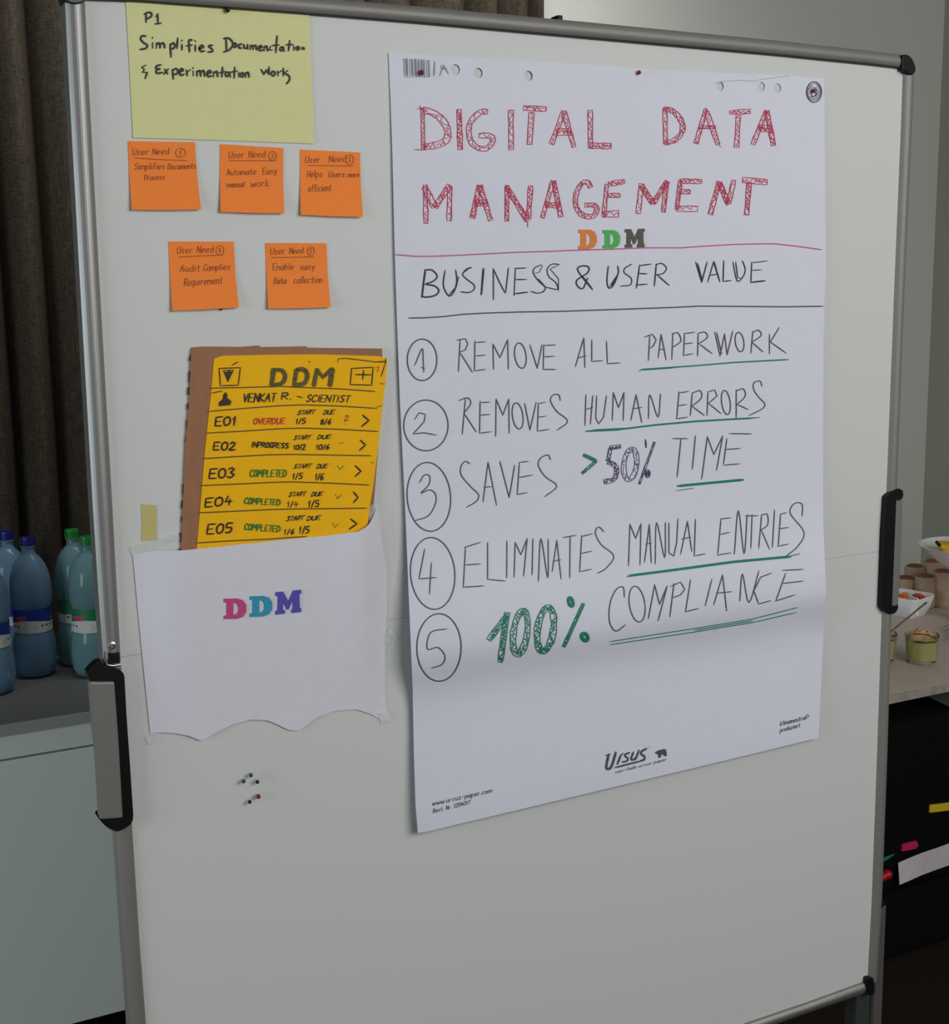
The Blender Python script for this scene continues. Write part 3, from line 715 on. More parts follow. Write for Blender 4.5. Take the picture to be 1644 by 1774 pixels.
S1, S2 = T(700, 380, 5.1375), T(980, 380, 4.326)
ink = Ink(s_p)
for f, items in ((S1, [([(190, 450), (175, 560), (160, 690)], 14), ([(185, 450), (250, 452), (295, 505), (260, 550), (190, 575)], 11), ([(200, 580), (270, 592), (310, 632), (280, 675), (200, 692), (155, 682)], 12),
    ([(365, 455), (350, 580), (380, 660), (415, 680), (455, 620), (470, 540), (460, 450)], 10), ([(400, 675), (465, 600), (485, 510)], 9), ([(440, 640), (478, 560)], 6), ([(600, 430), (560, 440), (522, 490), (562, 535), (620, 580), (625, 620), (580, 650), (505, 645)], 9), ([(590, 425), (530, 475)], 8), ([(712, 435), (690, 670)], 10), ([(700, 440), (684, 670)], 5),
    ([(795, 435), (796, 715)], 9), ([(800, 450), (850, 560), (900, 655)], 9), ([(930, 430), (905, 650)], 9), ([(992, 430), (980, 680)], 8), ([(990, 437), (1085, 432)], 9), ([(985, 535), (1090, 535)], 9), ([(985, 662), (1100, 648)], 11),
    ([(1225, 405), (1165, 430), (1152, 480), (1200, 550), (1258, 605), (1240, 640), (1190, 657), (1130, 640)], 8), ([(1232, 415), (1205, 470), (1165, 480)], 6), ([(1195, 530), (1265, 605), (1240, 650)], 6),
    ([(1385, 402), (1320, 398), (1275, 440), (1290, 510), (1350, 562), (1365, 622), (1270, 605)], 8), ([(1300, 440), (1375, 530), (1375, 640)], 6), ([(1370, 410), (1300, 440)], 6)]),
  (S2, [([(200, 525), (95, 390), (110, 352), (170, 355), (165, 400), (85, 455), (90, 500), (130, 517), (165, 440)], 9), ([(130, 430), (202, 525)], 9), ([(320, 350), (310, 460), (325, 515), (360, 490), (395, 400), (390, 350)], 8), ([(330, 505), (385, 420)], 7), ([(345, 500), (395, 400)], 5),
    ([(495, 335), (445, 365), (440, 400), (490, 440), (485, 490), (410, 500)], 7), ([(480, 340), (440, 370)], 6), ([(555, 342), (530, 515)], 8), ([(555, 347), (640, 335)], 8), ([(545, 405), (610, 408)], 8), ([(530, 492), (610, 485)], 8),
    ([(680, 335), (665, 500)], 8), ([(675, 340), (720, 330), (755, 365), (730, 405), (670, 417)], 7), ([(690, 420), (775, 495)], 8), ([(975, 320), (1020, 472), (1060, 320)], 8), ([(990, 330), (1025, 460), (1040, 390)], 7), ([(1110, 315), (1065, 470)], 7), ([(1110, 315), (1155, 465)], 9), ([(1120, 330), (1140, 420)], 6), ([(1080, 420), (1140, 410)], 7),
    ([(1185, 310), (1180, 465), (1240, 458)], 8), ([(1255, 320), (1275, 430), (1295, 465), (1335, 420), (1345, 370), (1325, 310)], 7), ([(1275, 320), (1290, 440), (1320, 440)], 7), ([(1395, 320), (1388, 475)], 7), ([(1395, 325), (1510, 312)], 6), ([(1395, 382), (1470, 378)], 6), ([(1390, 472), (1495, 460)], 10)])):
    k = 5.1375 if f is S1 else 4.326
    for pts, wd_ in items: ink.stroke(f(pts), wd_ * 1.15 / k, len(pts) > 4)
ink.build('subheading_lettering', m_ink_black, poster, 'black lettering under the red line')

L1, L2 = T(680, 550, 2.729), T(1000, 540, 2.957)
lines = [
 ('E1', (140, 200, 70, 98, 0), L1, [[(105, 227), (140, 147), (145, 200), (148, 258)], [(136, 236), (152, 241)], [(320, 105), (312, 255)], [(305, 107), (345, 100), (356, 125), (345, 152), (318, 165)], [(322, 170), (378, 258)], [(390, 110), (388, 252)], [(392, 118), (440, 115)], [(390, 182), (440, 178)], [(388, 252), (440, 245)],
   [(478, 245), (475, 125), (508, 190), (545, 105), (548, 245)], 'o605,180,27,60', [(650, 130), (685, 240), (707, 128)], [(715, 130), (713, 245)], [(715, 132), (770, 130)], [(714, 186), (765, 183)], [(712, 245), (772, 246)], [(865, 232), (905, 95), (910, 237)], [(878, 192), (916, 180)]],
  [[(75, 145), (75, 255), (130, 250)], [(150, 150), (155, 266), (220, 262)], [(372, 120), (365, 250)], [(345, 130), (385, 115), (405, 145), (390, 175), (368, 190)], [(415, 237), (430, 115), (456, 247)], [(420, 195), (450, 190)], [(490, 110), (485, 245)], [(485, 115), (515, 108), (531, 150), (490, 182)], [(550, 110), (545, 225)], [(550, 112), (602, 105)], [(547, 165), (590, 160)], [(545, 224), (592, 215)],
   [(620, 110), (617, 227)], [(620, 110), (655, 105), (666, 132), (622, 165)], [(630, 168), (692, 215)], [(705, 105), (732, 227), (755, 112), (768, 222), (797, 98)], [(715, 107), (740, 215)], 'o832,155,22,50', [(900, 100), (890, 212)], [(900, 105), (930, 95), (942, 122), (897, 155)], [(900, 160), (952, 206)], [(985, 115), (985, 215)], [(1035, 80), (990, 155), (1070, 212)]],
  [([(320, 302), (335, 295), (600, 277), (800, 260), (1080, 245)], 7), ([(335, 299), (500, 287)], 5)]),
 ('E2', (158, 510, 105, 120, 0), L1, [[(105, 482), (125, 450), (155, 458), (150, 492), (98, 550)], [(98, 550), (150, 545), (206, 556)], [(345, 385), (330, 552)], [(315, 392), (355, 380), (370, 407), (340, 450)], [(340, 455), (396, 541)], [(415, 395), (412, 545)], [(418, 402), (460, 400)], [(415, 462), (460, 458)], [(412, 547), (466, 540)], [(488, 562), (490, 385), (522, 462), (550, 385), (552, 547)], 'o592,465,25,62', [(625, 405), (650, 532), (680, 400)],
   [(690, 405), (685, 535)], [(690, 408), (722, 400)], [(688, 472), (725, 466)], [(685, 537), (741, 529)], [(794, 392), (786, 366), (762, 365), (747, 392), (775, 442), (828, 490), (778, 533)]],
  [[(45, 425), (40, 582)], [(80, 430), (68, 575)], [(45, 500), (80, 490)], [(100, 430), (95, 545), (110, 575), (135, 540), (150, 430)], [(180, 557), (185, 413), (212, 492), (240, 413), (236, 557)], [(275, 557), (302, 425), (331, 567)], [(285, 497), (331, 490)], [(365, 547), (372, 425), (414, 540), (427, 420)],
   [(522, 410), (510, 545)], [(520, 416), (570, 408)], [(515, 482), (560, 475)], [(508, 548), (566, 540)], [(590, 415), (580, 532)], [(590, 416), (630, 405), (636, 442), (585, 487)], [(592, 487), (651, 531)], [(670, 410), (665, 532)], [(670, 411), (705, 400), (716, 432), (670, 472)], [(676, 472), (736, 521)], 'o762,465,22,62', [(815, 400), (815, 542)], [(815, 406), (850, 395), (861, 432), (820, 475)], [(822, 476), (876, 501)], [(947, 382), (936, 355), (905, 365), (905, 400), (932, 440), (961, 472), (948, 497), (880, 532)]],
  [([(45, 612), (200, 605), (400, 580), (600, 562), (800, 550), (900, 545)], 9), ([(80, 606), (300, 595)], 7), ([(800, 553), (935, 541)], 5)]),
 ('E3', (172, 848, 103, 163, -0.05), L1, [[(128, 780), (150, 745), (175, 750), (172, 790), (135, 830), (175, 815), (203, 835), (203, 880), (170, 937), (108, 960)], [(365, 692), (345, 680), (325, 702), (325, 745), (370, 800), (407, 838), (395, 870), (350, 897)], [(428, 872), (452, 683), (492, 887)], [(432, 802), (467, 800)], [(508, 680), (552, 852), (578, 698)], [(600, 685), (590, 837)], [(600, 685), (642, 680)], [(595, 757), (661, 745)], [(588, 837), (636, 828)], [(747, 672), (735, 650), (700, 665), (690, 700), (722, 752), (777, 797), (720, 847)]],
  [[(490, 650), (567, 650)], [(532, 650), (512, 847)], [(606, 635), (590, 807)], [(638, 857), (667, 640), (700, 732), (746, 635), (714, 812)], [(767, 650), (750, 780)], [(780, 624), (892, 626)], [(757, 706), (836, 700)], [(750, 786), (832, 779)]],
  [([(515, 893), (700, 875), (850, 861)], 13), ([(508, 917), (600, 903)], 4)]),
 ('E4', (190, 1210, 105, 170, -0.05), L1, [[(152, 1095), (125, 1236), (206, 1229)], [(184, 1160), (175, 1307)], [(345, 1087), (335, 1275)], [(340, 1087), (416, 1063)], [(340, 1170), (416, 1165)], [(333, 1275), (431, 1269)], [(450, 1063), (450, 1238), (532, 1246)], [(541, 1055), (540, 1231)], [(575, 1227), (580, 1063), (607, 1122), (637, 1045), (620, 1222)], [(664, 1045), (660, 1217)], [(690, 1247), (702, 1045), (734, 1230), (736, 1048)], [(755, 1202), (777, 1053), (797, 1236)], [(760, 1152), (796, 1145)], [(808, 1040), (866, 1030)], [(840, 1035), (838, 1231)], [(895, 1030), (885, 1202)], [(893, 1036), (946, 1022)], [(890, 1116), (941, 1105)], [(886, 1202), (941, 1190)]],
  [[(137, 1127), (110, 1103), (93, 1132), (122, 1192), (187, 1250), (150, 1312), (105, 1340)], [(263, 1302), (270, 1088), (300, 1162), (327, 1085), (322, 1297)], [(345, 1282), (370, 1088), (380, 1287)], [(352, 1190), (380, 1185)], [(400, 1292), (407, 1080), (448, 1260), (452, 1080)], [(470, 1082), (470, 1235), (495, 1252), (510, 1180), (516, 1060)], [(530, 1242), (565, 1073), (587, 1227)], [(536, 1165), (580, 1155)], [(606, 1063), (600, 1251), (656, 1240)],
   [(737, 1060), (720, 1242)], [(735, 1062), (787, 1055)], [(728, 1142), (781, 1130)], [(718, 1247), (787, 1235)], [(805, 1242), (826, 1018), (855, 1240), (871, 1040)], [(863, 1046), (926, 1045)], [(896, 1040), (890, 1212)], [(945, 1040), (930, 1212)], [(945, 1042), (973, 1038), (976, 1090), (940, 1120)], [(945, 1122), (985, 1216)], [(1011, 1015), (1000, 1207)], [(1042, 1038), (1030, 1202)], [(1040, 1037), (1072, 1030)], [(1035, 1112), (1082, 1105)], [(1028, 1202), (1082, 1190)], [(1152, 1047), (1153, 990), (1125, 978), (1097, 1000), (1095, 1040), (1162, 1130), (1130, 1202), (1070, 1252)]],
  [([(258, 1356), (500, 1325), (800, 1284), (1095, 1257)], 8), ([(262, 1349), (500, 1318), (800, 1277), (1098, 1250), (1140, 1240)], 5)]),
 ('E5', (220, 1560, 105, 160, 0), L1, [[(257, 1472), (180, 1490), (165, 1567), (215, 1560), (248, 1600), (235, 1640), (185, 1657)]],
  [[(242, 1462), (236, 1412), (205, 1418), (175, 1470), (163, 1540), (170, 1602), (200, 1636), (247, 1604)], 'o307,1498,40,92', [(365, 1572), (397, 1398), (422, 1500), (462, 1403), (415, 1582)], [(496, 1393), (475, 1562)], [(478, 1407), (530, 1385), (551, 1422), (530, 1450), (490, 1466)], [(581, 1373), (555, 1537), (622, 1520)], [(690, 1370), (656, 1507)], [(700, 1500), (745, 1348), (766, 1532)], [(715, 1442), (791, 1434)], [(833, 1482), (847, 1343), (880, 1490), (931, 1328)], [(997, 1338), (940, 1360), (905, 1430), (930, 1497), (992, 1480)], [(1068, 1340), (1018, 1482)], [(1053, 1325), (1157, 1320)], [(1050, 1392), (1157, 1380)], [(1018, 1482), (1116, 1450)]],
  [([(168, 1690), (600, 1623), (900, 1574), (1130, 1515)], 4.5), ([(168, 1706), (600, 1641), (900, 1592), (1122, 1541)], 4.5), ([(600, 1632), (900, 1583)], 5)]),
]
for (nm_, circ, f, a, c, und) in lines:
    ink = Ink(s_p)
    (x, y), = L1([circ[:2]]); ink.ellipse(x, y, circ[2] / 2.729, circ[3] / 2.729, 2.1, circ[4], a0=-2.2, a1=2 * math.pi - 2.05)
    for fn, k, grp in ((L1, 2.729, a), (L2, 2.957, c)):
        for st in grp:
            if isinstance(st, str):
                ex, ey, rx, ry = [float(q) for q in st[1:].split(',')]; (x, y), = fn([(ex, ey)]); ink.ellipse(x, y, rx / k, ry / k, 1.9, -0.12, n=26)
            else: ink.stroke(fn(st), 1.9, len(st) > 3 and st[0][0] != st[-1][0] and not (len(st) == 5))
    ink.build('list_line', m_ink_grey, poster, 'thin dark handwritten list line with ringed number')
    ink = Ink(s_p, 0.0006)
    for pts, wd_ in und: ink.stroke(L2(pts), wd_ / 2.957)
    ink.build('underline', m_ink_green, poster, 'green pen underline')
ink = Ink(s_p, 0.0006)
for pts, wd_, cv in (([(455, 1525), (540, 1412)], 26, 0), ([(542, 1395), (510, 1630)], 24, 0)): ink.thick(L1(pts), wd_ / 2.729, bool(cv), 1.6, 2.6, 1.5, 1)
for cx_, cy_, rx, ry in ((605, 1490, 33, 102), (724, 1475, 38, 104)):
    ink.thick(L1([(cx_ + rx * math.cos(a) + 0.12 * ry * -math.sin(a), cy_ + ry * math.sin(a)) for a in [2 * math.pi * k / 22 for k in range(23)]]), 28 / 2.729, False, 1.5, 2.8, 1.4, 1)
ink.thick(L1([(903, 1352), (810, 1557)]), 15 / 2.729, False, 1.5, 2.2, 1.4, 1)
for cx_, cy_, rx, ry in ((843, 1345, 15, 25), (909, 1511, 20, 23)):
    for s in (1, .7, .4): 
        (x, y), = L1([(cx_, cy_)]); ink.ellipse(x, y, rx * s / 2.729, ry * s / 2.729, 2.2, -0.2, n=18)
ink.thick(L2([(32, 733), (98, 765)]), 14 / 2.957, False, 1.6, 2.2, 1.5, 1); ink.thick(L2([(98, 765), (25, 828)]), 14 / 2.957, False, 1.6, 2.2, 1.5, 1)
ink.build('percent_lettering', m_ink_green, poster, 'thick green figures and arrow sign')
ink = Ink(s_p, 0.0006)
ink.thick(L2([(222, 690), (168, 697)]), 20 / 2.957, False, 1.1, 2.6, .9, 1)
ink.thick(L2([(170, 700), (158, 765)]), 20 / 2.957, False, 1.1, 2.6, .9, 1)
ink.thick(L2([(158, 768), (195, 790), (202, 825), (185, 860), (138, 871)]), 22 / 2.957, True, 1.1, 2.6, .9, 1)
ink.thick(L2([(272 + 33 * math.cos(a) - 0.1 * 78 * math.sin(a), 782 + 78 * math.sin(a)) for a in [2 * math.pi * k / 20 for k in range(21)]]), 24 / 2.957, False, 1.1, 3, .8, 0)
ink.thick(L2([(396, 668), (318, 882)]), 10 / 2.957, False, 1.1, 2.4, .9, 0)
ink.stroke(L2([(350, 657), (353, 695)]), 3.2)
(x, y), = L2([(361, 830)])
for s in (1, .6, .25): ink.ellipse(x, y, 13 * s / 2.957, 20 * s / 2.957, 1.6, n=16)
ink.build('percent_lettering', m_ink_violet, poster, 'thick violet black figures')

ink = Ink(s_p); ink.stroke([(684.5, 441), (700, 442.3), (720, 444)] + S1([(250, 328), (420, 322), (700, 308), (1000, 293), (1300, 284), (1500, 275)]) + S2([(300, 225), (600, 213), (870, 213), (1000, 203), (1250, 188), (1450, 183), (1570, 183)]) + [(1385, 427), (1423, 432.5)], 2.0)
ink.build('ruled_line', m_ink_redline, poster, 'thin red line across the sheet')
ink = Ink(s_p); ink.stroke(S1([(40, 878), (180, 876), (350, 865), (520, 845), (700, 835), (1000, 825), (1400, 818)]) + S2([(230, 680), (800, 660), (1000, 650), (1300, 652), (1644, 655)]) + [(1426, 530.5)], 2.2)
ink.build('ruled_line', m_ink_grey, poster, 'thin dark line across the sheet')
# printed marks
ink = Ink(s_p)
random.seed(3); x = 699.5
while x < 745:
    w_ = random.choice([0.8, 1.2, 1.8, 2.6]); ink.stroke([(x, 101.5 + (x - 700) * 0.06), (x + 1.2, 130.5 + (x - 700) * 0.05)], w_); x += w_ + random.choice([0.9, 1.3, 2.0])
for x in range(701, 744, 4): ink.stroke([(x, 133), (x + 1.8, 133.2)], 1.4)
ink.build('barcode', m_print_pale, poster, 'small grey printed barcode')
ink = Ink(s_p); ink.stroke([(753, 107), (752, 131)], 2.2); ink.stroke([(762, 131), (768.5, 112.5), (777, 128)], 1.8); ink.stroke([(765, 118), (773, 120)], 3.2); ink.stroke([(764, 113), (765, 118)], 1.5)
ink.build('printed_mark', m_print_pale, poster, 'faint grey printed symbol beside the barcode')
ink = Ink(s_p); ink.stroke([(1240, 144), (1250, 141), (1284, 138.5), (1303, 140.5), (1325, 136.5), (1347, 133.8), (1368, 131.5)], 1.1)
ink.build('tear_line', m_crease, poster)
ink = Ink(s_p); cx_, cy_ = 1410.3, 159.4
for rx, ry, w_ in ((13, 17.8, 1.7), (11.2, 15.3, .7), (5.6, 7.6, 1.3)): ink.ellipse(cx_, cy_, rx, ry, w_, n=30)
for k in range(18):
    a = 2 * math.pi * k / 18
    if k in (13, 14): continue
    ink.stroke([(cx_ + 8 * math.cos(a), cy_ + 10.8 * math.sin(a)), (cx_ + 9.8 * math.cos(a + .12), cy_ + 13.2 * math.sin(a + .12))], 1.7)
ink.stroke([(cx_ - 7.5, cy_ + 11), (cx_ - 3, cy_ + 8), (cx_ + 1, cy_ + 7.5), (cx_ + 3.5, cy_ + 3)], 2.0); ink.stroke([(cx_ + 2, cy_ + 0), (cx_ + 5, cy_ + 4)], 2.4)
ink.build('round_stamp', m_print, poster, 'round dark printed seal in the corner')
U1 = T(1000, 1270, 8.22); ink = Ink(s_p)
for pts, wd_ in (([(410, 318), (470, 300)], 24), ([(448, 305), (415, 470), (430, 510), (470, 500), (505, 430), (550, 275)], 36), ([(620, 325), (572, 440)], 30), ([(600, 345), (650, 290)], 22), ([(745, 280), (690, 300), (685, 330), (722, 360), (705, 400), (645, 410)], 26),
    ([(800, 275), (770, 360), (790, 382), (840, 350)], 28), ([(880, 245), (832, 375)], 28), ([(985, 222), (920, 260), (912, 300), (955, 330), (955, 375), (900, 398)], 30), ([(545, 490), (720, 445), (900, 400)], 26), ([(1020, 205), (1040, 200)], 10)):
    ink.stroke(U1(pts), wd_ / 8.22, len(pts) > 3)
ink.poly(U1([(1100, 285), (1125, 262), (1170, 240), (1240, 225), (1262, 232), (1272, 265), (1278, 325), (1240, 330), (1225, 305), (1195, 312), (1190, 350), (1155, 352), (1150, 305), (1125, 292)]))
(a, c), (d, e) = U1([(545, 575), (1270, 390)]); ink.text('non-fade ursus paper', a, c, d, e, 5.2, 0.7, 0.2, 0.1)
ink.build('printed_logo', m_print, poster, 'dark grey printed logo with a small bear')
D1 = T(730, 1350, 10.96)
ink = Ink(s_p); (a, c), (d, e) = D1([(210, 500), (1340, 250)]); ink.text('www.ursus-paper.com', a, c, d, e, 8, 0.95, 0.1, 0.1)
(a, c), (d, e) = D1([(225, 640), (925, 470)]); ink.text('Best. Nr. 1204017', a, c, d, e, 7, 0.85, 0.1, 0.1)
ink.build('footer_print', m_print, poster)
ink = Ink(s_p); ink.text('klimaneutral', 1351.5, 1257.5, 1397, 1246, 8, 0.9, 0.1, 0.1); ink.text('produziert', 1351.5, 1268.5, 1386, 1259.5, 7.5, 0.85, 0.1, 0.1); ink.ellipse(1399, 1240.5, 2, 2.5, .8, n=12)
ink.build('footer_print', m_print, poster)


def letter_sticker(ch, x0, y0, x1, y1, surf, m, parent, label, slope=0.0):
    """a slab-serif letter cut from foam: outline polygon with its own thickness"""
    if ch == 'D':
        outer = [(0, 0), (0.62, 0), (0.86, .1), (1, .34), (1, .66), (.86, .9), (.62, 1), (0, 1), (0, .84), (.12, .82), (.12, .18), (0, .16)]
        inner = [(.42, .2), (.56, .22), (.64, .38), (.64, .62), (.56, .78), (.42, .8)]
    else:
        outer = [(0, 0), (.30, 0), (.5, .45), (.68, 0), (1, 0), (1, .17), (.93, .19), (.95, .82), (1, .84), (1, 1), (.62, 1), (.62, .84), (.68, .82), (.67, .42), (.52, .82), (.44, .82), (.3, .45), (.29, .82), (.37, .84), (.37, 1), (0, 1), (0, .84), (.08, .82), (.09, .18), (0, .16)]
        inner = None
    bm_ = bmesh.new()
    def loop(pp, lift):
        vs_ = []
        for gx, gy in pp:
            P = onto(x0 + gx * (x1 - x0), y0 + gy * (y1 - y0) + slope * (gx - 0.5) * (x1 - x0), surf, lift); vs_.append(bm_.verts.new(P - parent_world(parent)))
        es = [bm_.edges.new((vs_[i], vs_[(i + 1) % len(vs_)])) for i in range(len(vs_))]
        return vs_, es
    es = loop(outer, 0.0012)[1] + (loop(inner, 0.0012)[1] if inner else [])
    bmesh.ops.triangle_fill(bm_, use_beauty=True, use_dissolve=False, edges=es)
    r = bmesh.ops.extrude_face_region(bm_, geom=list(bm_.faces))
    for v in [g for g in r['geom'] if isinstance(g, bmesh.types.BMVert)]: v.co.y += 0.0012
    bmesh.ops.recalc_face_normals(bm_, faces=bm_.faces)
    me = bpy.data.meshes.new('letter_sticker'); bm_.to_mesh(me); bm_.free(); me.materials.append(m)
    o = bpy.data.objects.new('letter_sticker', me); COL.objects.link(o); o.parent = parent; o['label'] = label
    return o


def foam(n, c): return mat(n, c, 0.6, noise=(90, 0.03))


letter_sticker('D', 1002.5, 397.5, 1034, 431.5, s_p, foam('orange_foam', (224, 128, 48)), poster, 'orange foam letter')
letter_sticker('D', 1044.5, 398.5, 1074.5, 430, s_p, foam('green_foam', (64, 178, 82)), poster, 'green foam letter')
letter_sticker('M', 1083, 396.5, 1117, 428.5, s_p, foam('dark_olive_foam', (82, 80, 64)), poster, 'dark olive foam letter', -0.03)

# --- cardboard and yellow app mock-up standing in the paper pocket
s_c = lambda x, z: 0.0040
b = MB()
cpx = [(333, 602), (350, 600.5), (420, 601), (448, 598.5), (452, 601.5), (531, 600), (533, 602.5), (662, 604), (663, 640), (655, 780), (646, 890), (640, 985), (322, 985), (314, 952), (318, 850), (322, 762), (328, 693), (331.5, 610)]
b.prism([at(x, y, -0.0040) for x, y in cpx], (0, 0.0030, 0))
b.cur = 1
for k in range(13):
    y = 615 + k * 28; x = 332 - (y - 610) * 0.054
    if random.random() < 0.75:
        h = random.uniform(9, 22); b.prism([at(x - random.uniform(1.5, 3), y, -0.0035), at(x + 1.5, y, -0.0035), at(x + 0.3, y + h, -0.0035), at(x - random.uniform(2, 4), y + h, -0.0035)], (0, 0.002, 0))
cb = b.build('cardboard_sheet', [m_card, m_card_edge]); tag(cb, 'brown cardboard sheet with torn left edge behind the yellow card', 'cardboard'); recentre(cb)
s_m = lambda x, z: 0.0052
ml = [(384.5, 616.5), (371, 622), (366, 680), (355.5, 780), (348, 870), (341, 952), (338, 1000)]
b = MB(); mp_ = [(384.5, 616.5), (470, 614.5), (560, 614), (655, 617), (671.5, 620.7), (668, 660), (654.5, 780), (647, 840), (639.8, 883), (635.5, 930), (632, 985), (342, 985), (341, 952), (348, 870), (355.5, 780), (366, 680), (371, 622)]
b.prism([at(x, y, -0.0052) for x, y in mp_], (0, 0.0010, 0))
mock = b.build('yellow_card', m_mock); tag(mock, 'yellow card with a hand drawn app screen sticking out of the paper pocket', 'card'); recentre(mock)
C1, C2 = T(340, 600, 4.835), T(320, 780, 4.835)
ink = Ink(s_m); ol = Ink(s_m); rd = Ink(s_m); gr = Ink(s_m); rl = Ink(s_m, 0.0003)
ink.stroke(C1([(190, 185), (370, 178), (352, 325), (203, 330), (192, 182)]), 1.9); ink.stroke(C1([(300, 156), (350, 130)]), 2); ink.poly(C1([(225, 205), (255, 215), (275, 195), (290, 212), (315, 200), (265, 302)])); ink.stroke(C1([(225, 200), (312, 200)]), 1.6)
ink.stroke(C1([(1300, 185), (1482, 175), (1470, 325), (1290, 320), (1302, 183)]), 1.9); ink.stroke(C1([(1335, 236), (1465, 238)]), 2.4); ink.stroke(C1([(1402, 202), (1395, 275)]), 2.4); ink.stroke(C1([(946, 128), (951, 132)]), 2.4)
ink.poly(C1([(245, 382), (262, 405), (258, 430), (296, 460), (285, 492), (190, 502), (188, 470), (222, 440), (226, 405)]))
for pts, wd_ in (([(648, 190), (632, 325)], 38), ([(650, 198), (715, 202), (745, 250), (718, 308), (632, 328)], 32), ([(840, 195), (818, 325)], 34), ([(840, 195), (900, 195), (930, 240), (905, 308), (822, 325)], 34), ([(1012, 190), (985, 330)], 34), ([(1012, 195), (1060, 258), (1138, 190)], 34), ([(1140, 188), (1120, 330)], 40)):
    pts_ = C1(pts); ol.stroke(pts_, wd_ / 4.835 * .8, len(pts) > 3); ol.thick(pts_, wd_ / 4.835, len(pts) > 3, 1.0, 2.5, 1.0, 0)
for pts in ([(1185, 132), (1190, 104), (1250, 99), (1500, 130), (1590, 124)], [(1582, 150), (1550, 250)]): (ol).stroke(C1(pts), 1.8)
ink.stroke(C1([(1500, 131), (1590, 130)]), 1.8); ink.stroke(C1([(1588, 105), (1585, 150)]), 1.8); ink.stroke(C1([(1540, 312), (1580, 314)]), 1.6)
rd.stroke(C1([(1500, 180), (1530, 168), (1518, 212)]), 1.2)
for f, ls in ((C1, ([(118, 350), (400, 345), (700, 335), (900, 345), (1200, 356), (1497, 378)], [(130, 392), (215, 374)], [(100, 545), (400, 520), (700, 497), (900, 490), (1200, 500), (1510, 520)], [(1512, 508), (1552, 498)], [(85, 727), (400, 710), (700, 690), (900, 685), (1200, 695), (1522, 713)])),
               (C2, ([(158, 70), (400, 55), (700, 38), (900, 35), (1200, 40), (1560, 46)], [(138, 296), (400, 285), (700, 270), (900, 265), (1200, 275), (1542, 291)], [(118, 524), (400, 512), (700, 497), (900, 492), (1527, 485)], [(104, 776), (400, 758), (700, 745), (900, 730), (1020, 722)], [(1565, 103), (1580, 106)]))):
    for pts in ls: rl.stroke(f(pts), 2.1)


def tx(I, f, s, x0, y0, x1, y1, h, w_, sl=0.15):
    (a, c), (d, e) = f([(x0, y0), (x1, y1)]); I.text(s, a, c, d, e, h / 4.835, w_ * 1.5, sl, 0.35)


tx(ink, C1, 'VENKAT', 390, 465, 660, 462, 68, 1.8, 0.2); tx(ink, C1, 'R.', 715, 445, 797, 442, 55, 1.6); ink.stroke(C1([(845, 418), (888, 430)]), 2); tx(ink, C1, 'SCIENTIST', 920, 462, 1280, 468, 56, 1.4, 0.3)
for f, cd_, cdp, st, stp, sI, d1, d1p, d2, d2p, lb, mk in (
    (C1, 'E01', (158, 667, 332, 660, 74), 'OVERDUE', (480, 652, 742, 648, 48), rd, '1/5', (832, 650, 912, 646, 42), '8/6', (1040, 655, 1128, 650, 42), ((845, 572, 985, 566, 34), (1065, 570, 1152, 566, 34)), [(1395, 577), (1447, 620), (1388, 669)]),
    (C1, 'E02', (142, 868, 325, 866, 64), 'INPROGRESS', (465, 842, 770, 854, 42), ink, '10/2', (810, 866, 912, 862, 40), '10/6', (1000, 866, 1112, 862, 40), ((815, 782, 950, 776, 32), (1015, 776, 1122, 773, 32)), [(1375, 786), (1417, 825), (1370, 871)]),
    (C2, 'E03', (205, 236, 412, 228, 80), 'COMPLETED', (545, 220, 848, 222, 56), gr, '1/5', (900, 242, 984, 238, 46), '1/6', (1090, 248, 1160, 246, 52), ((912, 152, 1050, 148, 34), (1105, 152, 1190, 148, 34)), [(1430, 130), (1477, 175), (1430, 217)]),
    (C2, 'E04', (170, 476, 392, 455, 72), 'COMPLETED', (500, 446, 796, 462, 48), gr, '1/4', (855, 476, 944, 470, 42), '1/5', (1030, 476, 1122, 472, 52), ((870, 387, 1005, 381, 34), (1060, 386, 1150, 381, 34)), [(1415, 350), (1452, 395), (1415, 437)]),
    (C2, 'E05', (186, 702, 395, 690, 80), 'COMPLETED', (500, 666, 794, 684, 50), gr, '1/6', (830, 706, 915, 701, 42), '1/5', (955, 697, 1040, 694, 56), ((850, 592, 990, 582, 36), (1025, 588, 1130, 580, 34)), [(1390, 575), (1442, 616), (1380, 661)])):
    tx(ink, f, cd_, *cdp, 2.0); tx(sI, f, st, *stp, 1.5); tx(ink, f, d1, *d1p, 1.4); tx(ink, f, d2, *d2p, 1.4)
    tx(ink, f, 'START', *lb[0], 1.3, 0.5); tx(ink, f, 'DUE', *lb[1], 1.3, 0.4); ink.stroke(f(mk), 2.9)
tx(rd, C1, '2', 1240, 622, 1275, 620, 42, 1.2); rd.stroke(C1([(1243, 648), (1246, 652)]), 1.6); ink.stroke(C1([(1195, 812), (1232, 806)]), 1.5)
for pts in ([(1280, 130), (1300, 162), (1332, 128)], [(1262, 368), (1280, 407), (1310, 373)], [(1240, 610), (1260, 647), (1286, 613)]): gr.stroke(C2(pts), 1.4)
ink.build('handwriting', m_ink_card, mock, 'black hand drawn text and icons'); ol.build('handwriting', m_ink_olive, mock, 'thick olive green lettering'); rd.build('handwriting', m_ink_cardred, mock, 'red handwriting'); gr.build('handwriting', m_ink_cardgreen, mock, 'green handwriting'); rl.build('ruled_lines', m_ink_cardline, mock)

# --- the paper pocket
PK = T(200, 860, 3.1615)


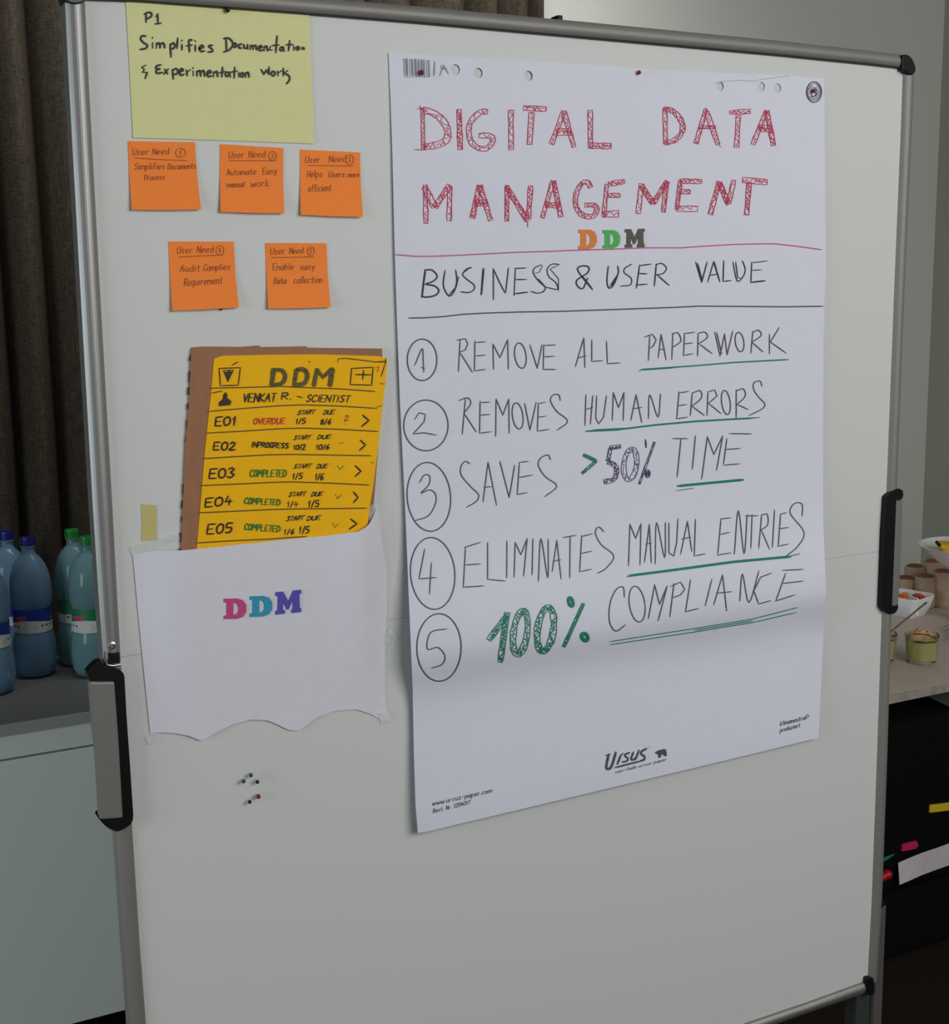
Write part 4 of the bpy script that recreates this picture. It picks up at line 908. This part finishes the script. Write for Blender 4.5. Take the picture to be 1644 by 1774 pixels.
def s_k(x, z):
    xl, xr = 0.018, 0.335
    t = max(0.0, min(1.0, (x - xl) / (xr - xl)))
    zt = max(0.0, min(1.0, (z - 1.09) / 0.19))
    e = min(1.0, t / 0.17) if t < 0.5 else min(1.0, (1 - t) / 0.12)
    o = 0.0010 + 0.0075 * (e * e * (3 - 2 * e)) * (0.25 + 0.75 * zt)
    o += 0.0050 * math.exp(-((t - 0.88) / 0.09) ** 2) * zt
    o += 0.0006 * math.sin(16 * x + 6 * z)
    return o


kl = PK([(95, 318), (112, 500), (130, 700), (150, 900), (170, 1100), (190, 1296)])
kr = PK([(1437, 48), (1448, 160), (1462, 260), (1485, 400), (1487, 600), (1476, 850), (1478, 1100), (1500, 1236)])
kt = PK([(95, 318), (160, 302), (220, 300), (370, 295), (640, 268), (900, 240), (1130, 218), (1330, 193), (1380, 165), (1408, 120), (1437, 48)])
kb = PK([(190, 1296), (250, 1293), (330, 1298), (400, 1311), (470, 1338), (500, 1326), (530, 1304), (640, 1250), (740, 1223), (830, 1226), (890, 1250), (950, 1280), (985, 1284), (1010, 1280), (1100, 1212), (1200, 1175), (1320, 1166), (1400, 1193), (1452, 1222), (1460, 1236), (1500, 1236)])
pocket = sheet('paper_pocket', kl, kr, kt, kb, s_k, m_pocket, nu=60, nv=44)
tag(pocket, 'white paper pocket with scalloped bottom edge taped to the board under the yellow card', 'paper pocket'); recentre(pocket)
letter_sticker('D', 388, 1037, 427, 1072, s_k, foam('pink_foam', (196, 70, 128)), pocket, 'pink foam letter', -0.02)
letter_sticker('D', 433, 1032.5, 472, 1068, s_k, foam('turquoise_foam', (44, 150, 186)), pocket, 'turquoise foam letter', -0.04)
letter_sticker('M', 477.5, 1024, 522, 1062.5, s_k, foam('purple_foam', (84, 74, 176)), pocket, 'purple foam letter', -0.1)

# --- tapes
TP = T(220, 850, 13.65)


def tape(pts, m, lab, off=0.0016, name='tape_strip', wob=0.0):
    top = []
    b_ = MB(); n_ = len(pts) // 2
    vs_ = [at(x, y, -(off + wob * math.sin(1.7 * i))) for i, (x, y) in enumerate(pts)]
    b_.prism(vs_, (0, 0.00025, 0)); o = b_.build(name, m); tag(o, lab, 'tape'); return recentre(o)


tape(TP([(330, 320), (690, 345), (700, 700), (700, 1165), (520, 1185), (335, 1195), (345, 800)]), m_masking, 'short yellow masking tape strip standing above the pocket corner', 0.0006)
tape(TP([(70, 1320), (380, 1240), (690, 1180), (760, 1090), (1190, 990), (1255, 1150), (900, 1260), (640, 1400), (300, 1480), (130, 1540)]), m_clear, 'crumpled clear tape over the top left corner of the paper pocket', 0.0030, wob=0.0006)
tape(PK([(1385, 80), (1400, 45), (1437, 38), (1440, 90), (1410, 140), (1392, 130)]), m_clear, 'clear tape on the top right tip of the paper pocket', 0.0052, wob=0.0005)
tape(PK([(1470, 775), (1500, 725), (1540, 770), (1520, 815), (1480, 810)]), m_clear, 'small clear tape halfway up the right edge of the paper pocket', 0.0026, wob=0.0008)
tape(PK([(1440, 1185), (1490, 1180), (1508, 1236), (1455, 1248)]), m_clear, 'clear tape on the bottom right corner of the paper pocket', 0.0030, wob=0.0003)
tape(PK([(165, 1320), (210, 1285), (245, 1310), (215, 1350), (180, 1360)]), m_clear, 'clear tape on the bottom left corner of the paper pocket', 0.0030, wob=0.0006)

# --- pins
PINS = [(394, 17, 0.003, m_pin_black, 'black pin at the top edge of the yellow sheet', s_y, 0.0028), (730, 125.5, 0.0032, m_pin_red, 'dark red pin stuck through the printed barcode', s_p, 0.0034), (1107, 125.5, 0.0028, m_pin_red, 'dark red pin in the middle of the flipchart top edge', s_p, 0.003),
        (1410, 157.5, 0.003, m_pin_red, 'dark red pin in the round seal', s_p, 0.0032), (383, 535.5, 0.0016, m_pin_black, 'tiny black pin under the lower left orange note', None, 0.0018),
        (434.6, 1343, 0.0026, m_pin_green, 'dark green pin, upper of the two green ones on the bare board', None, 0.0026), (422, 1353.5, 0.0026, m_pin_green, 'dark green pin, leftmost on the bare board', None, 0.0026), (445.8, 1354.6, 0.0025, m_pin_black, 'black pin, right beside the green pins on the bare board', None, 0.0025),
        (447.6, 1379.8, 0.003, m_pin_red, 'dark red pin on the bare board below the pocket', None, 0.003), (432.5, 1389.2, 0.0025, m_pin_black, 'black pin, lowest of the cluster on the bare board', None, 0.0025)]
for (u, v, r, m, lab, sf, q) in PINS:
    P = onto(u, v, sf, 0.0) if sf else at(u, v, 0.0)
    off = 0.007 if sf is None and r > 0.002 else r * 1.2
    P2 = at(u, v, P.y - off)
    root = empty('pin', P2, lab, 'pin', 'ball headed pins')
    b = MB(); b.ball(P2, r); b.build('pin_head', m, root, smooth=True)
    b = MB(); b.tube([P2, Vector((P2.x - 0.001, 0.004, P2.z + 0.002))], 0.0004, 6); b.build('needle', m_steel, root)

# ------------------------------------------------------------------ sideboard with bottles behind the board, left
SX0, SX1, SY0, SY1, SZ = -1.7, 1.12, 1.218, 1.695, 0.75
sb = empty('sideboard', ((SX0 + SX1) / 2, (SY0 + SY1) / 2, 0), 'low white sideboard with dark grey top standing behind the pinboard', 'sideboard')
b = MB(); b.box(SX0, SX1, SY0, SY1, SZ - 0.022, SZ); b.build('top', m_side_top, sb, bevel=0.001)
b = MB(); b.box(SX0, SX1, SY0 - 0.002, SY0, SZ - 0.024, SZ - 0.0005); b.build('edge_band', m_side_edge, sb)
b = MB(); b.box(SX0 + 0.01, SX1 - 0.01, SY0 + 0.022, SY1 - 0.005, 0.06, SZ - 0.023); b.build('body', mat('sideboard_carcass', (60, 62, 60), 0.7, noise=(20, .03)), sb)
b = MB(); b.box(SX0 + 0.05, SX1 - 0.05, SY0 + 0.06, SY1 - 0.03, 0.0, 0.06); b.build('plinth', m_black, sb)
for k in range(4):
    x0 = SX0 + (SX1 - SX0) * k / 4 + 0.002; x1 = SX0 + (SX1 - SX0) * (k + 1) / 4 - 0.002
    if k == 2: pass
    b = MB(); b.box(x0, x1, SY0 + 0.003, SY0 + 0.021, 0.676, SZ - 0.025); b.build('drawer', m_side_white, sb, bevel=0.001)
    b = MB(); b.box(x0, x1, SY0 + 0.003, SY0 + 0.021, 0.065, 0.671); b.build('door', m_side_white, sb, bevel=0.001)

m_pet_b = mat('blue_clear_plastic', (128, 166, 192), 0.08, trans=0.5, noise=(20, 0.05))
m_pet_b.node_tree.nodes['Principled BSDF'].inputs['IOR'].default_value = 1.25
m_pet_g = mat('teal_clear_plastic', (134, 178, 184), 0.08, trans=0.5, noise=(20, 0.05))
m_pet_g.node_tree.nodes['Principled BSDF'].inputs['IOR'].default_value = 1.25
m_cap_b = mat('dark_blue_cap', (12, 18, 110), 0.4, noise=(80, .05)); m_cap_g = mat('green_cap', (14, 122, 44), 0.4, noise=(80, .05))
m_lab_b = mat('label_blue', (18, 46, 142), 0.5, noise=(60, .1)); m_lab_g = mat('label_green', (16, 118, 78), 0.5, noise=(60, .1)); m_lab_w = mat('label_white', (206, 210, 205), 0.5, noise=(70, .2)); m_lab_r = mat('label_red', (190, 60, 84), 0.5, noise=(60, .15)); m_lab_t = mat('label_text', (58, 92, 92), 0.5, noise=(60, .1))
prof = [(0.0001, 0.006), (0.030, 0.002), (0.040, 0.006), (0.0465, 0.022), (0.0478, 0.05), (0.0470, 0.080), (0.0435, 0.099), (0.0415, 0.105), (0.0415, 0.161), (0.0432, 0.166), (0.0452, 0.18), (0.0458, 0.198), (0.0448, 0.218), (0.0418, 0.237), (0.0355, 0.256), (0.0270, 0.270), (0.0185, 0.279), (0.0140, 0.285), (0.0132, 0.296), (0.016, 0.297), (0.016, 0.300), (0.0128, 0.301), (0.0128, 0.316), (0.0001, 0.317)]


def bottle(green, lab, x, y, rot):
    root = empty('water_bottle', (0, 0, 0), lab, 'bottle', 'plastic water bottles on the sideboard')
    b = MB(); b.lathe(prof, n=44); b.build('body', m_pet_g if green else m_pet_b, root, smooth=True)
    b = MB(); rings = [(0.0150, 0.299), (0.0160, 0.301), (0.0160, 0.316), (0.0150, 0.3195), (0.0001, 0.320)]; b.lathe(rings, n=30)
    for k in range(20):
        a = 2 * math.pi * k / 20; p = Vector((math.cos(a) * .0161, math.sin(a) * .0161, 0)); b.tube([p + Vector((0, 0, .302)), p + Vector((0, 0, .315))], 0.0007, 4)
    b.build('cap', m_cap_g if green else m_cap_b, root, smooth=False, )
    b = MB(); n_ = 48; rows = [0.106, 0.114, 0.119, 0.124, 0.131, 0.138, 0.143, 0.160]; vs_, fs_ = [], []
    for z in rows:
        for k in range(n_): a = 2 * math.pi * k / n_; wv = 0.004 * math.sin(2 * a) * (1 if 0.13 < z < 0.15 else 0); vs_.append((0.0425 * math.cos(a), 0.0425 * math.sin(a), z + wv))
    b.v = [Vector(v) for v in vs_]
    for j in range(len(rows) - 1):
        for k in range(n_):
            b.f.append([j * n_ + k, j * n_ + (k + 1) % n_, (j + 1) * n_ + (k + 1) % n_, (j + 1) * n_ + k])
            ph = k % 16
            c = 0 if j <= 3 else 1
            if j == 2 and 3 <= ph <= 9 and ph % 2: c = 3
            if j in (4, 5) and 8 + (j == 4) <= ph <= 12: c = 2
            b.mi.append(c)
    b.build('label', [m_lab_w, m_lab_g if green else m_lab_b, m_lab_r, m_lab_t], root, smooth=True, bevel=0)
    root.location = (x, y, SZ); root.rotation_euler = (0, 0, rot)
    return root


def copy_thing(o, loc, rot, lab):
    c = o.copy(); COL.objects.link(c); c.location = loc; c.rotation_euler = (0, 0, rot); c['label'] = lab
    for ch in list(o.children):
        d = ch.copy(); COL.objects.link(d); d.parent = c
    return c


def bpos(u, y): # table point seen under column u at depth y
    P = at(u, 1150, y); return P.x


B0 = bottle(False, 'blue capped water bottle in front, beside the left picture edge with its whole label showing', bpos(62, 1.555), 1.555, 0.4)
copy_thing(B0, (bpos(-14, 1.46), 1.46, SZ), 1.0, 'blue water bottle in front, cut off by the left picture edge')
copy_thing(B0, (bpos(33, 1.655) - 0.008, 1.655, SZ), 2.2, 'blue capped water bottle half hidden behind the front blue one')
G0 = bottle(True, 'green capped water bottle in front, partly hidden by the board frame', bpos(163, 1.49), 1.49, 0.3)
copy_thing(G0, (bpos(139, 1.60), 1.60, SZ), 1.5, 'green capped water bottle behind the other green one')

# ------------------------------------------------------------------ buffet table, right
TZ, TY0, TY1, TX0, TX1 = 0.72, 0.540, 1.30, 1.30, 3.05
tb = empty('buffet_table', ((TX0 + TX1) / 2, (TY0 + TY1) / 2, 0), 'beige buffet table carrying food behind the right side of the pinboard', 'table')
b = MB(); b.box(TX0, TX1, TY0, TY1, TZ - 0.02, TZ); b.build('tabletop', m_table, tb, bevel=0.001)
b = MB(); b.box(TX0, TX1, TY0 - 0.002, TY0, TZ - 0.021, TZ - 0.0005); b.build('edge_band', m_table_edge, tb, )
for x in (TX0 + 0.06, TX1 - 0.06):
    for y in (TY0 + 0.32, TY1 - 0.06):
        b = MB(); b.box(x - 0.02, x + 0.02, y - 0.02, y + 0.02, 0, TZ - 0.02); b.build('leg', m_table_leg, tb, bevel=0.003)
b = MB(); b.prism([at(1606, 1206, 0.62), at(1644, 1224, 0.62), at(1690, 1246, 0.62), Vector((at(1690, 1246, .62).x, 0.62, TZ - 0.02)), Vector((at(1606, 1206, .62).x, 0.62, TZ - 0.02))], (0, 0.02, 0)); b.build('gusset', m_table_leg, tb)

m_glass = mat('clear_glass', (225, 235, 232), 0.05, trans=1.0, noise=(20, .02)); m_glass.node_tree.nodes['Principled BSDF'].inputs['IOR'].default_value = 1.15
m_cream = mat('pale_green_cream', (214, 192, 124), 0.7, noise=(40, 0.12)); m_topping = mat('toasted_meringue', (196, 160, 114), 0.8, noise=(60, 0.3))
m_crust = mat('brown_topping_edge', (96, 60, 26), 0.8, noise=(80, .3))


def jar(x, y, lab):
    root = empty('dessert_jar', (x, y, TZ), lab, 'dessert jar', 'glass jars of cream dessert')
    c = Vector((x, y, TZ))
    b = MB(); b.lathe([(0.0001, 0.001), (0.030, 0.0012), (0.0345, 0.006), (0.0385, 0.05), (0.0395, 0.067), (0.0385, 0.0675), (0.037, 0.05), (0.033, 0.008), (0.0001, 0.006)], c, 36); b.build('jar', m_glass, root, smooth=True)
    b = MB(); b.lathe([(0.0001, 0.0075), (0.0325, 0.009), (0.0362, 0.05), (0.0364, 0.054), (0.0001, 0.054)], c, 32); b.build('cream', m_cream, root, smooth=True)
    b = MB(); n_, m_ = 32, 8; vs_, fs_ = [c + Vector((0, 0, 0.079))], []
    for j in range(1, m_ + 1):
        for k in range(n_):
            a = 2 * math.pi * k / n_; r = 0.0358 * j / m_
            vs_.append(c + Vector((r * math.cos(a), r * math.sin(a), 0.0565 + 0.020 * (1 - (j / m_) ** 2.5) + 0.004 * math.sin(3 * a + j) + 0.003 * math.sin(5 * a - 2 * j))))
    for k in range(n_): fs_.append((0, 1 + k, 1 + (k + 1) % n_))
    for j in range(m_ - 1):
        for k in range(n_): fs_.append((1 + j * n_ + k, 1 + j * n_ + (k + 1) % n_, 1 + (j + 1) * n_ + (k + 1) % n_, 1 + (j + 1) * n_ + k))
    b.add(vs_, fs_); b.build('topping', m_topping, root, smooth=True)
    b = MB(); b.tube([c + Vector((0.0362 * math.cos(t), 0.0362 * math.sin(t), 0.071 + 0.006 * math.sin(2.2 * t + .6))) for t in [-3.0 + 2.6 * k / 16 for k in range(17)]], 0.0016, 6); b.build('crust_edge', m_crust, root, smooth=True)
    return root


P = at(1608, 1154, Z=TZ); j1 = jar(P.x + 0.012, P.y + 0.034, 'glass jar of pale green cream dessert, the whole one on the table corner')
P = at(1535, 1151, Z=TZ); jar(P.x + 0.012, P.y + 0.034, 'glass jar of cream dessert half hidden by the board frame')

# square dip bowl with divider and cut vegetables
m_china = mat('white_china', (232, 234, 236), 0.25, noise=(20, .02))
bc = at(1573, 1031, Z=TZ + 0.055); bc.z = TZ
bowl = empty('serving_bowl', bc, 'square white divided bowl of cut carrots and peppers beside the black latch', 'bowl')


def rsq(h, r, k, n=10):
    out = []
    for q in range(4):
        for i in range(n):
            a = math.pi / 2 * q + math.pi / 2 * i / (n - 1)
            out.append(Vector((((h - r) if q in (0, 3) else -(h - r)) + r * math.cos(a), ((h - r) if q in (0, 1) else -(h - r)) + r * math.sin(a), k)))
    return out


b = MB(); rot = Matrix.Rotation(math.radians(14), 3, 'Z'); rings = []
for h, z in ((0.040, 0.0), (0.042, 0.002), (0.056, 0.03), (0.064, 0.062), (0.0625, 0.064), (0.060, 0.062), (0.052, 0.03), (0.038, 0.007), (0.02, 0.006)): rings.append([bc + rot @ p for p in rsq(h * 0.86, h * 0.3, z * 0.9)])
m_ = len(rings[0]); vs_ = [p for r in rings for p in r]; fs_ = [(i * m_ + k, i * m_ + (k + 1) % m_, (i + 1) * m_ + (k + 1) % m_, (i + 1) * m_ + k) for i in range(len(rings) - 1) for k in range(m_)]
fs_ += [tuple(range(m_)), tuple((len(rings) - 1) * m_ + k for k in range(m_))]
b.add(vs_, fs_); b.build('bowl_shell', m_china, bowl, smooth=True)
b = MB(); d0, d1 = bc + rot @ Vector((-0.030, -0.047, 0)), bc + rot @ Vector((0.012, 0.048, 0)); nn = Vector((0.002, -0.0008, 0))
b.prism([d0 - nn + Vector((0, 0, .012)), d1 - nn + Vector((0, 0, .012)), d1 + nn + Vector((0, 0, .012)), d0 + nn + Vector((0, 0, .012))], (0, 0, 0.047)); b.build('divider', m_china, bowl)
m_carrot = mat('orange_carrot', (232, 122, 22), 0.5, noise=(60, .1)); m_pepper = mat('red_pepper', (206, 58, 10), 0.4, noise=(50, .15))
random.seed(11)
for k in range(12):
    red = k >= 6
    cx_, cy_ = (0.020, -0.010) if red else (-0.026, 0.014)
    p = bc + rot @ Vector((cx_ + random.uniform(-.012, .012), cy_ + random.uniform(-.018, .018), 0.038 + 0.007 * (k % 3)))
    d = Vector((random.uniform(-.4, .4), random.uniform(-1, 1), random.uniform(-.1, .25))).normalized() * 0.019
    b = MB(); b.tube([p - d, p, p + d], 0.0065, 6); o = b.build('vegetable_stick', m_pepper if red else m_carrot, bevel=0.001)
    tag(o, 'red pepper stick in the right half of the white bowl' if red else 'orange carrot stick in the left half of the white bowl', 'vegetable', 'pepper sticks in the bowl' if red else 'carrot sticks in the bowl'); recentre(o)

m_cut = mat('dull_cutlery_steel', (120, 118, 104), 0.3, 0.8, noise=(60, .1))
p0 = at(1541, 1096, 0.64); p1 = at(1604.5, 1044, 0.86)
b = MB(); pts = [p0.lerp(p1, t / 8) for t in range(9)]; b.tube(pts, [0.0017 + 0.0012 * abs(t / 8 - .2) for t in range(9)], 8)
sp = b.build('serving_spoon', m_cut, smooth=True); tag(sp, 'thin steel serving spoon handle leaning across the white bowl', 'spoon'); recentre(sp)
ZF = TZ + 0.0075
fk = empty('serving_fork', at(1660, 1080, Z=TZ), 'steel fork with tines pointing left behind the dessert jar', 'fork')
for k in range(4):
    b = MB(); a_, c_ = at(1634 + k * 2.2, 1086 + k * 7.5, Z=ZF), at(1662 + k, 1074 + k * 4, Z=ZF); b.tube([a_, a_.lerp(c_, .5) - Vector((0, 0, .002)), c_], 0.0016, 7); b.build('tine', m_steel, fk, smooth=True)
b = MB(); c_ = at(1663, 1080, Z=ZF); d_ = at(1672, 1076, Z=ZF); b.tube([c_, d_, d_ + (d_ - c_) * 2 + Vector((0, 0, .006)), d_ + (d_ - c_) * 5], [0.007, 0.006, 0.003, 0.005], 8); b.build('handle', m_steel, fk, smooth=True)

# wrapped sandwiches further back
m_wrap = mat('tortilla_wrap', (176, 152, 126), 0.6, noise=(50, 0.2)); m_fill = mat('browned_filling', (130, 84, 56), 0.8, noise=(90, .4)); m_film = mat('cling_film', (235, 238, 238), 0.12, alpha=0.18, bump=(60, .6, .01), noise=(30, .02))
for k, (u, v, y) in enumerate(((1568, 1036, 1.13), (1601, 1046, 1.08), (1631, 1052, 1.06), (1664, 1060, 1.06), (1583, 1030, 1.19), (1614, 1036, 1.17))):
    P = at(u, v, y); h = 0.075 + 0.012 * (k % 3)
    root = empty('wrapped_sandwich', (P.x, y, TZ), ['tortilla wrap standing behind the white bowl, leftmost of the front row', 'tortilla wrap second from left in the front row behind the bowl', 'tortilla wrap right of the white bowl under the fruit bowl', 'tortilla wrap cut off by the right picture edge', 'tortilla wrap at the left end of the back row', 'tortilla wrap right in the back row'][k], 'sandwich', 'tortilla wraps on the table')
    b = MB(); b.lathe([(0.0001, 0), (0.026, 0.001), (0.029, 0.01), (0.0285, h - .008), (0.026, h), (0.022, h - 0.002)], (P.x, y, TZ), 24); b.build('tortilla', m_wrap, root, smooth=True)
    b = MB(); b.lathe([(0.023, h - 0.003), (0.018, h + .004), (0.008, h + 0.001), (0.0001, h + 0.005)], (P.x, y, TZ), 16); b.build('filling', m_fill, root, smooth=True)

# fruit bowl on a foot with bananas
fb = at(1617, 953, 0.90); fc = Vector((fb.x + 0.125, 0.90, TZ)); RZ = fb.z - TZ
fr = empty('fruit_bowl', fc, 'white footed fruit bowl at the right picture edge', 'bowl')
b = MB(); b.lathe([(0.0001, 0.0), (0.034, 0.001), (0.035, 0.005), (0.015, 0.02), (0.012, RZ - 0.085), (0.03, RZ - 0.072), (0.075, RZ - 0.045), (0.11, RZ - 0.012), (0.125, RZ), (0.122, RZ + 0.001), (0.105, RZ - 0.012), (0.07, RZ - 0.04), (0.03, RZ - 0.062), (0.0001, RZ - 0.064)], fc, 48); b.build('bowl_shell', m_china, fr, smooth=True)
m_ban = mat('ripe_banana', (216, 178, 12), 0.5, noise=(30, .1)); m_tip = mat('banana_tip', (24, 18, 10), 0.8, noise=(60, .2))
tipp = at(1627.5, 944, 0.87)
for k in range(3):
    o0 = Vector((0.034 * k, 0.036 * k, -0.006 * k)); pts = []
    for i in range(13):
        t = i / 12; pts.append(tipp + o0 + Vector((0.16 * t, 0.02 * t, -0.058 * math.sin(math.pi * t) ** 1.0 * 0.55 + 0.02 * t)))
    root = empty('banana', pts[0], ['ripe banana in front, its dark tip over the rim of the fruit bowl', 'ripe banana in the middle of the fruit bowl', 'ripe banana at the back of the fruit bowl'][k], 'banana', 'bananas in the fruit bowl')
    rad = [0.004, 0.009, 0.0135, 0.016, 0.017, 0.0175, 0.0175, 0.0175, 0.017, 0.015, 0.011, 0.006, 0.005]
    b = MB(); b.tube(pts, rad, 7); b.build('peel', m_ban, root, smooth=True)
    b = MB(); b.ball(pts[0], 0.0046, 10, 6); b.build('tip', m_tip, root, smooth=True)

# ------------------------------------------------------------------ black bags under the table
YF = 0.60
bag = empty('equipment_bag', (2.2, 0.85, 0), 'large black equipment bag with yellow and pink tags under the buffet table', 'bag')
b = MB(); b.box(1.62, 2.75, YF + 0.004, 1.15, 0.20, 0.62); b.build('body', m_bag, bag, bevel=0.03, seg=4)
b = MB(); b.box(1.60, 2.78, YF + 0.03, 1.18, 0.02, 0.19); b.build('base', m_bag, bag, bevel=0.02, seg=3)
b = MB(); b.prism([at(x, y, YF) for x, y in ((1612, 1395), (1660, 1389), (1659, 1402), (1611, 1408))], (0, 0.004, 0)); 
yt = b.build('tag', mat('yellow_tag', (214, 184, 36), 0.6, noise=(60, .1)), bag); yt['label'] = 'yellow tag'
b = MB(); b.prism([at(x, y, YF) for x, y in ((1564, 1463), (1588, 1457), (1591, 1464), (1588, 1470), (1563, 1475))], (0, 0.004, 0)); o = b.build('tag', mat('pink_tag', (196, 36, 84), 0.6, noise=(60, .1)), bag); o['label'] = 'pink tag'
# paper strip hanging in a curve in front of the bag
b = MB(); tp = [(1556, 1495), (1572, 1488), (1595, 1478.5), (1620, 1470), (1644, 1461.5), (1690, 1446)]; bt = [(1558.5, 1533), (1575, 1526), (1597, 1516), (1620, 1507.5), (1644, 1499), (1690, 1484)]
T_ = [at(x, y, YF - 0.006 - 0.004 * math.sin(i)) for i, (x, y) in enumerate(tp)]; B_ = [at(x, y, YF - 0.012 - 0.006 * math.sin(i + 1)) for i, (x, y) in enumerate(bt)]
n_ = len(T_); vs_ = T_ + B_ + [p + Vector((0, .0006, 0)) for p in T_ + B_]
b.add(vs_, [(i, i + 1, n_ + i + 1, n_ + i) for i in range(n_ - 1)] + [(2 * n_ + i, 3 * n_ + i, 3 * n_ + i + 1, 2 * n_ + i + 1) for i in range(n_ - 1)])
o = b.build('paper_strip', mat('grey_white_paper', (200, 194, 196), 0.8, noise=(60, .05)), smooth=True); tag(o, 'curved white paper strip hanging on the black bag', 'paper'); recentre(o)
b = MB(); p0, p1 = at(1529, 1490, YF - 0.01), at(1549, 1480, YF - 0.006); b.tube([p0, p0.lerp(p1, .5), p1], [0.005, 0.004, 0.0015], 8); o = b.build('marker_pen', mat('green_marker', (10, 120, 88), 0.4, noise=(60, .05)), smooth=True); tag(o, 'green pen tip showing behind the board frame by the black bag', 'pen'); recentre(o)
b = MB(); p0 = at(1536, 1515, YF - 0.012); b.ball(p0, 0.013, 16, 10, 0.9); b.tube([p0 + Vector((-0.04, 0, -0.012)), p0], [0.008, 0.011], 10); o = b.build('marker_pen', mat('red_marker', (170, 4, 26), 0.4, noise=(60, .05)), smooth=True); tag(o, 'thick red pen showing behind the board frame below the green pen tip', 'pen'); recentre(o)

for o in list(bpy.data.objects):
    if o.type == 'MESH' and len(o.data.polygons) and o.data.polygons[0].use_smooth and not o.name.startswith('curtain'):
        try: o.data.set_sharp_from_angle(angle=math.radians(50))
        except Exception: pass
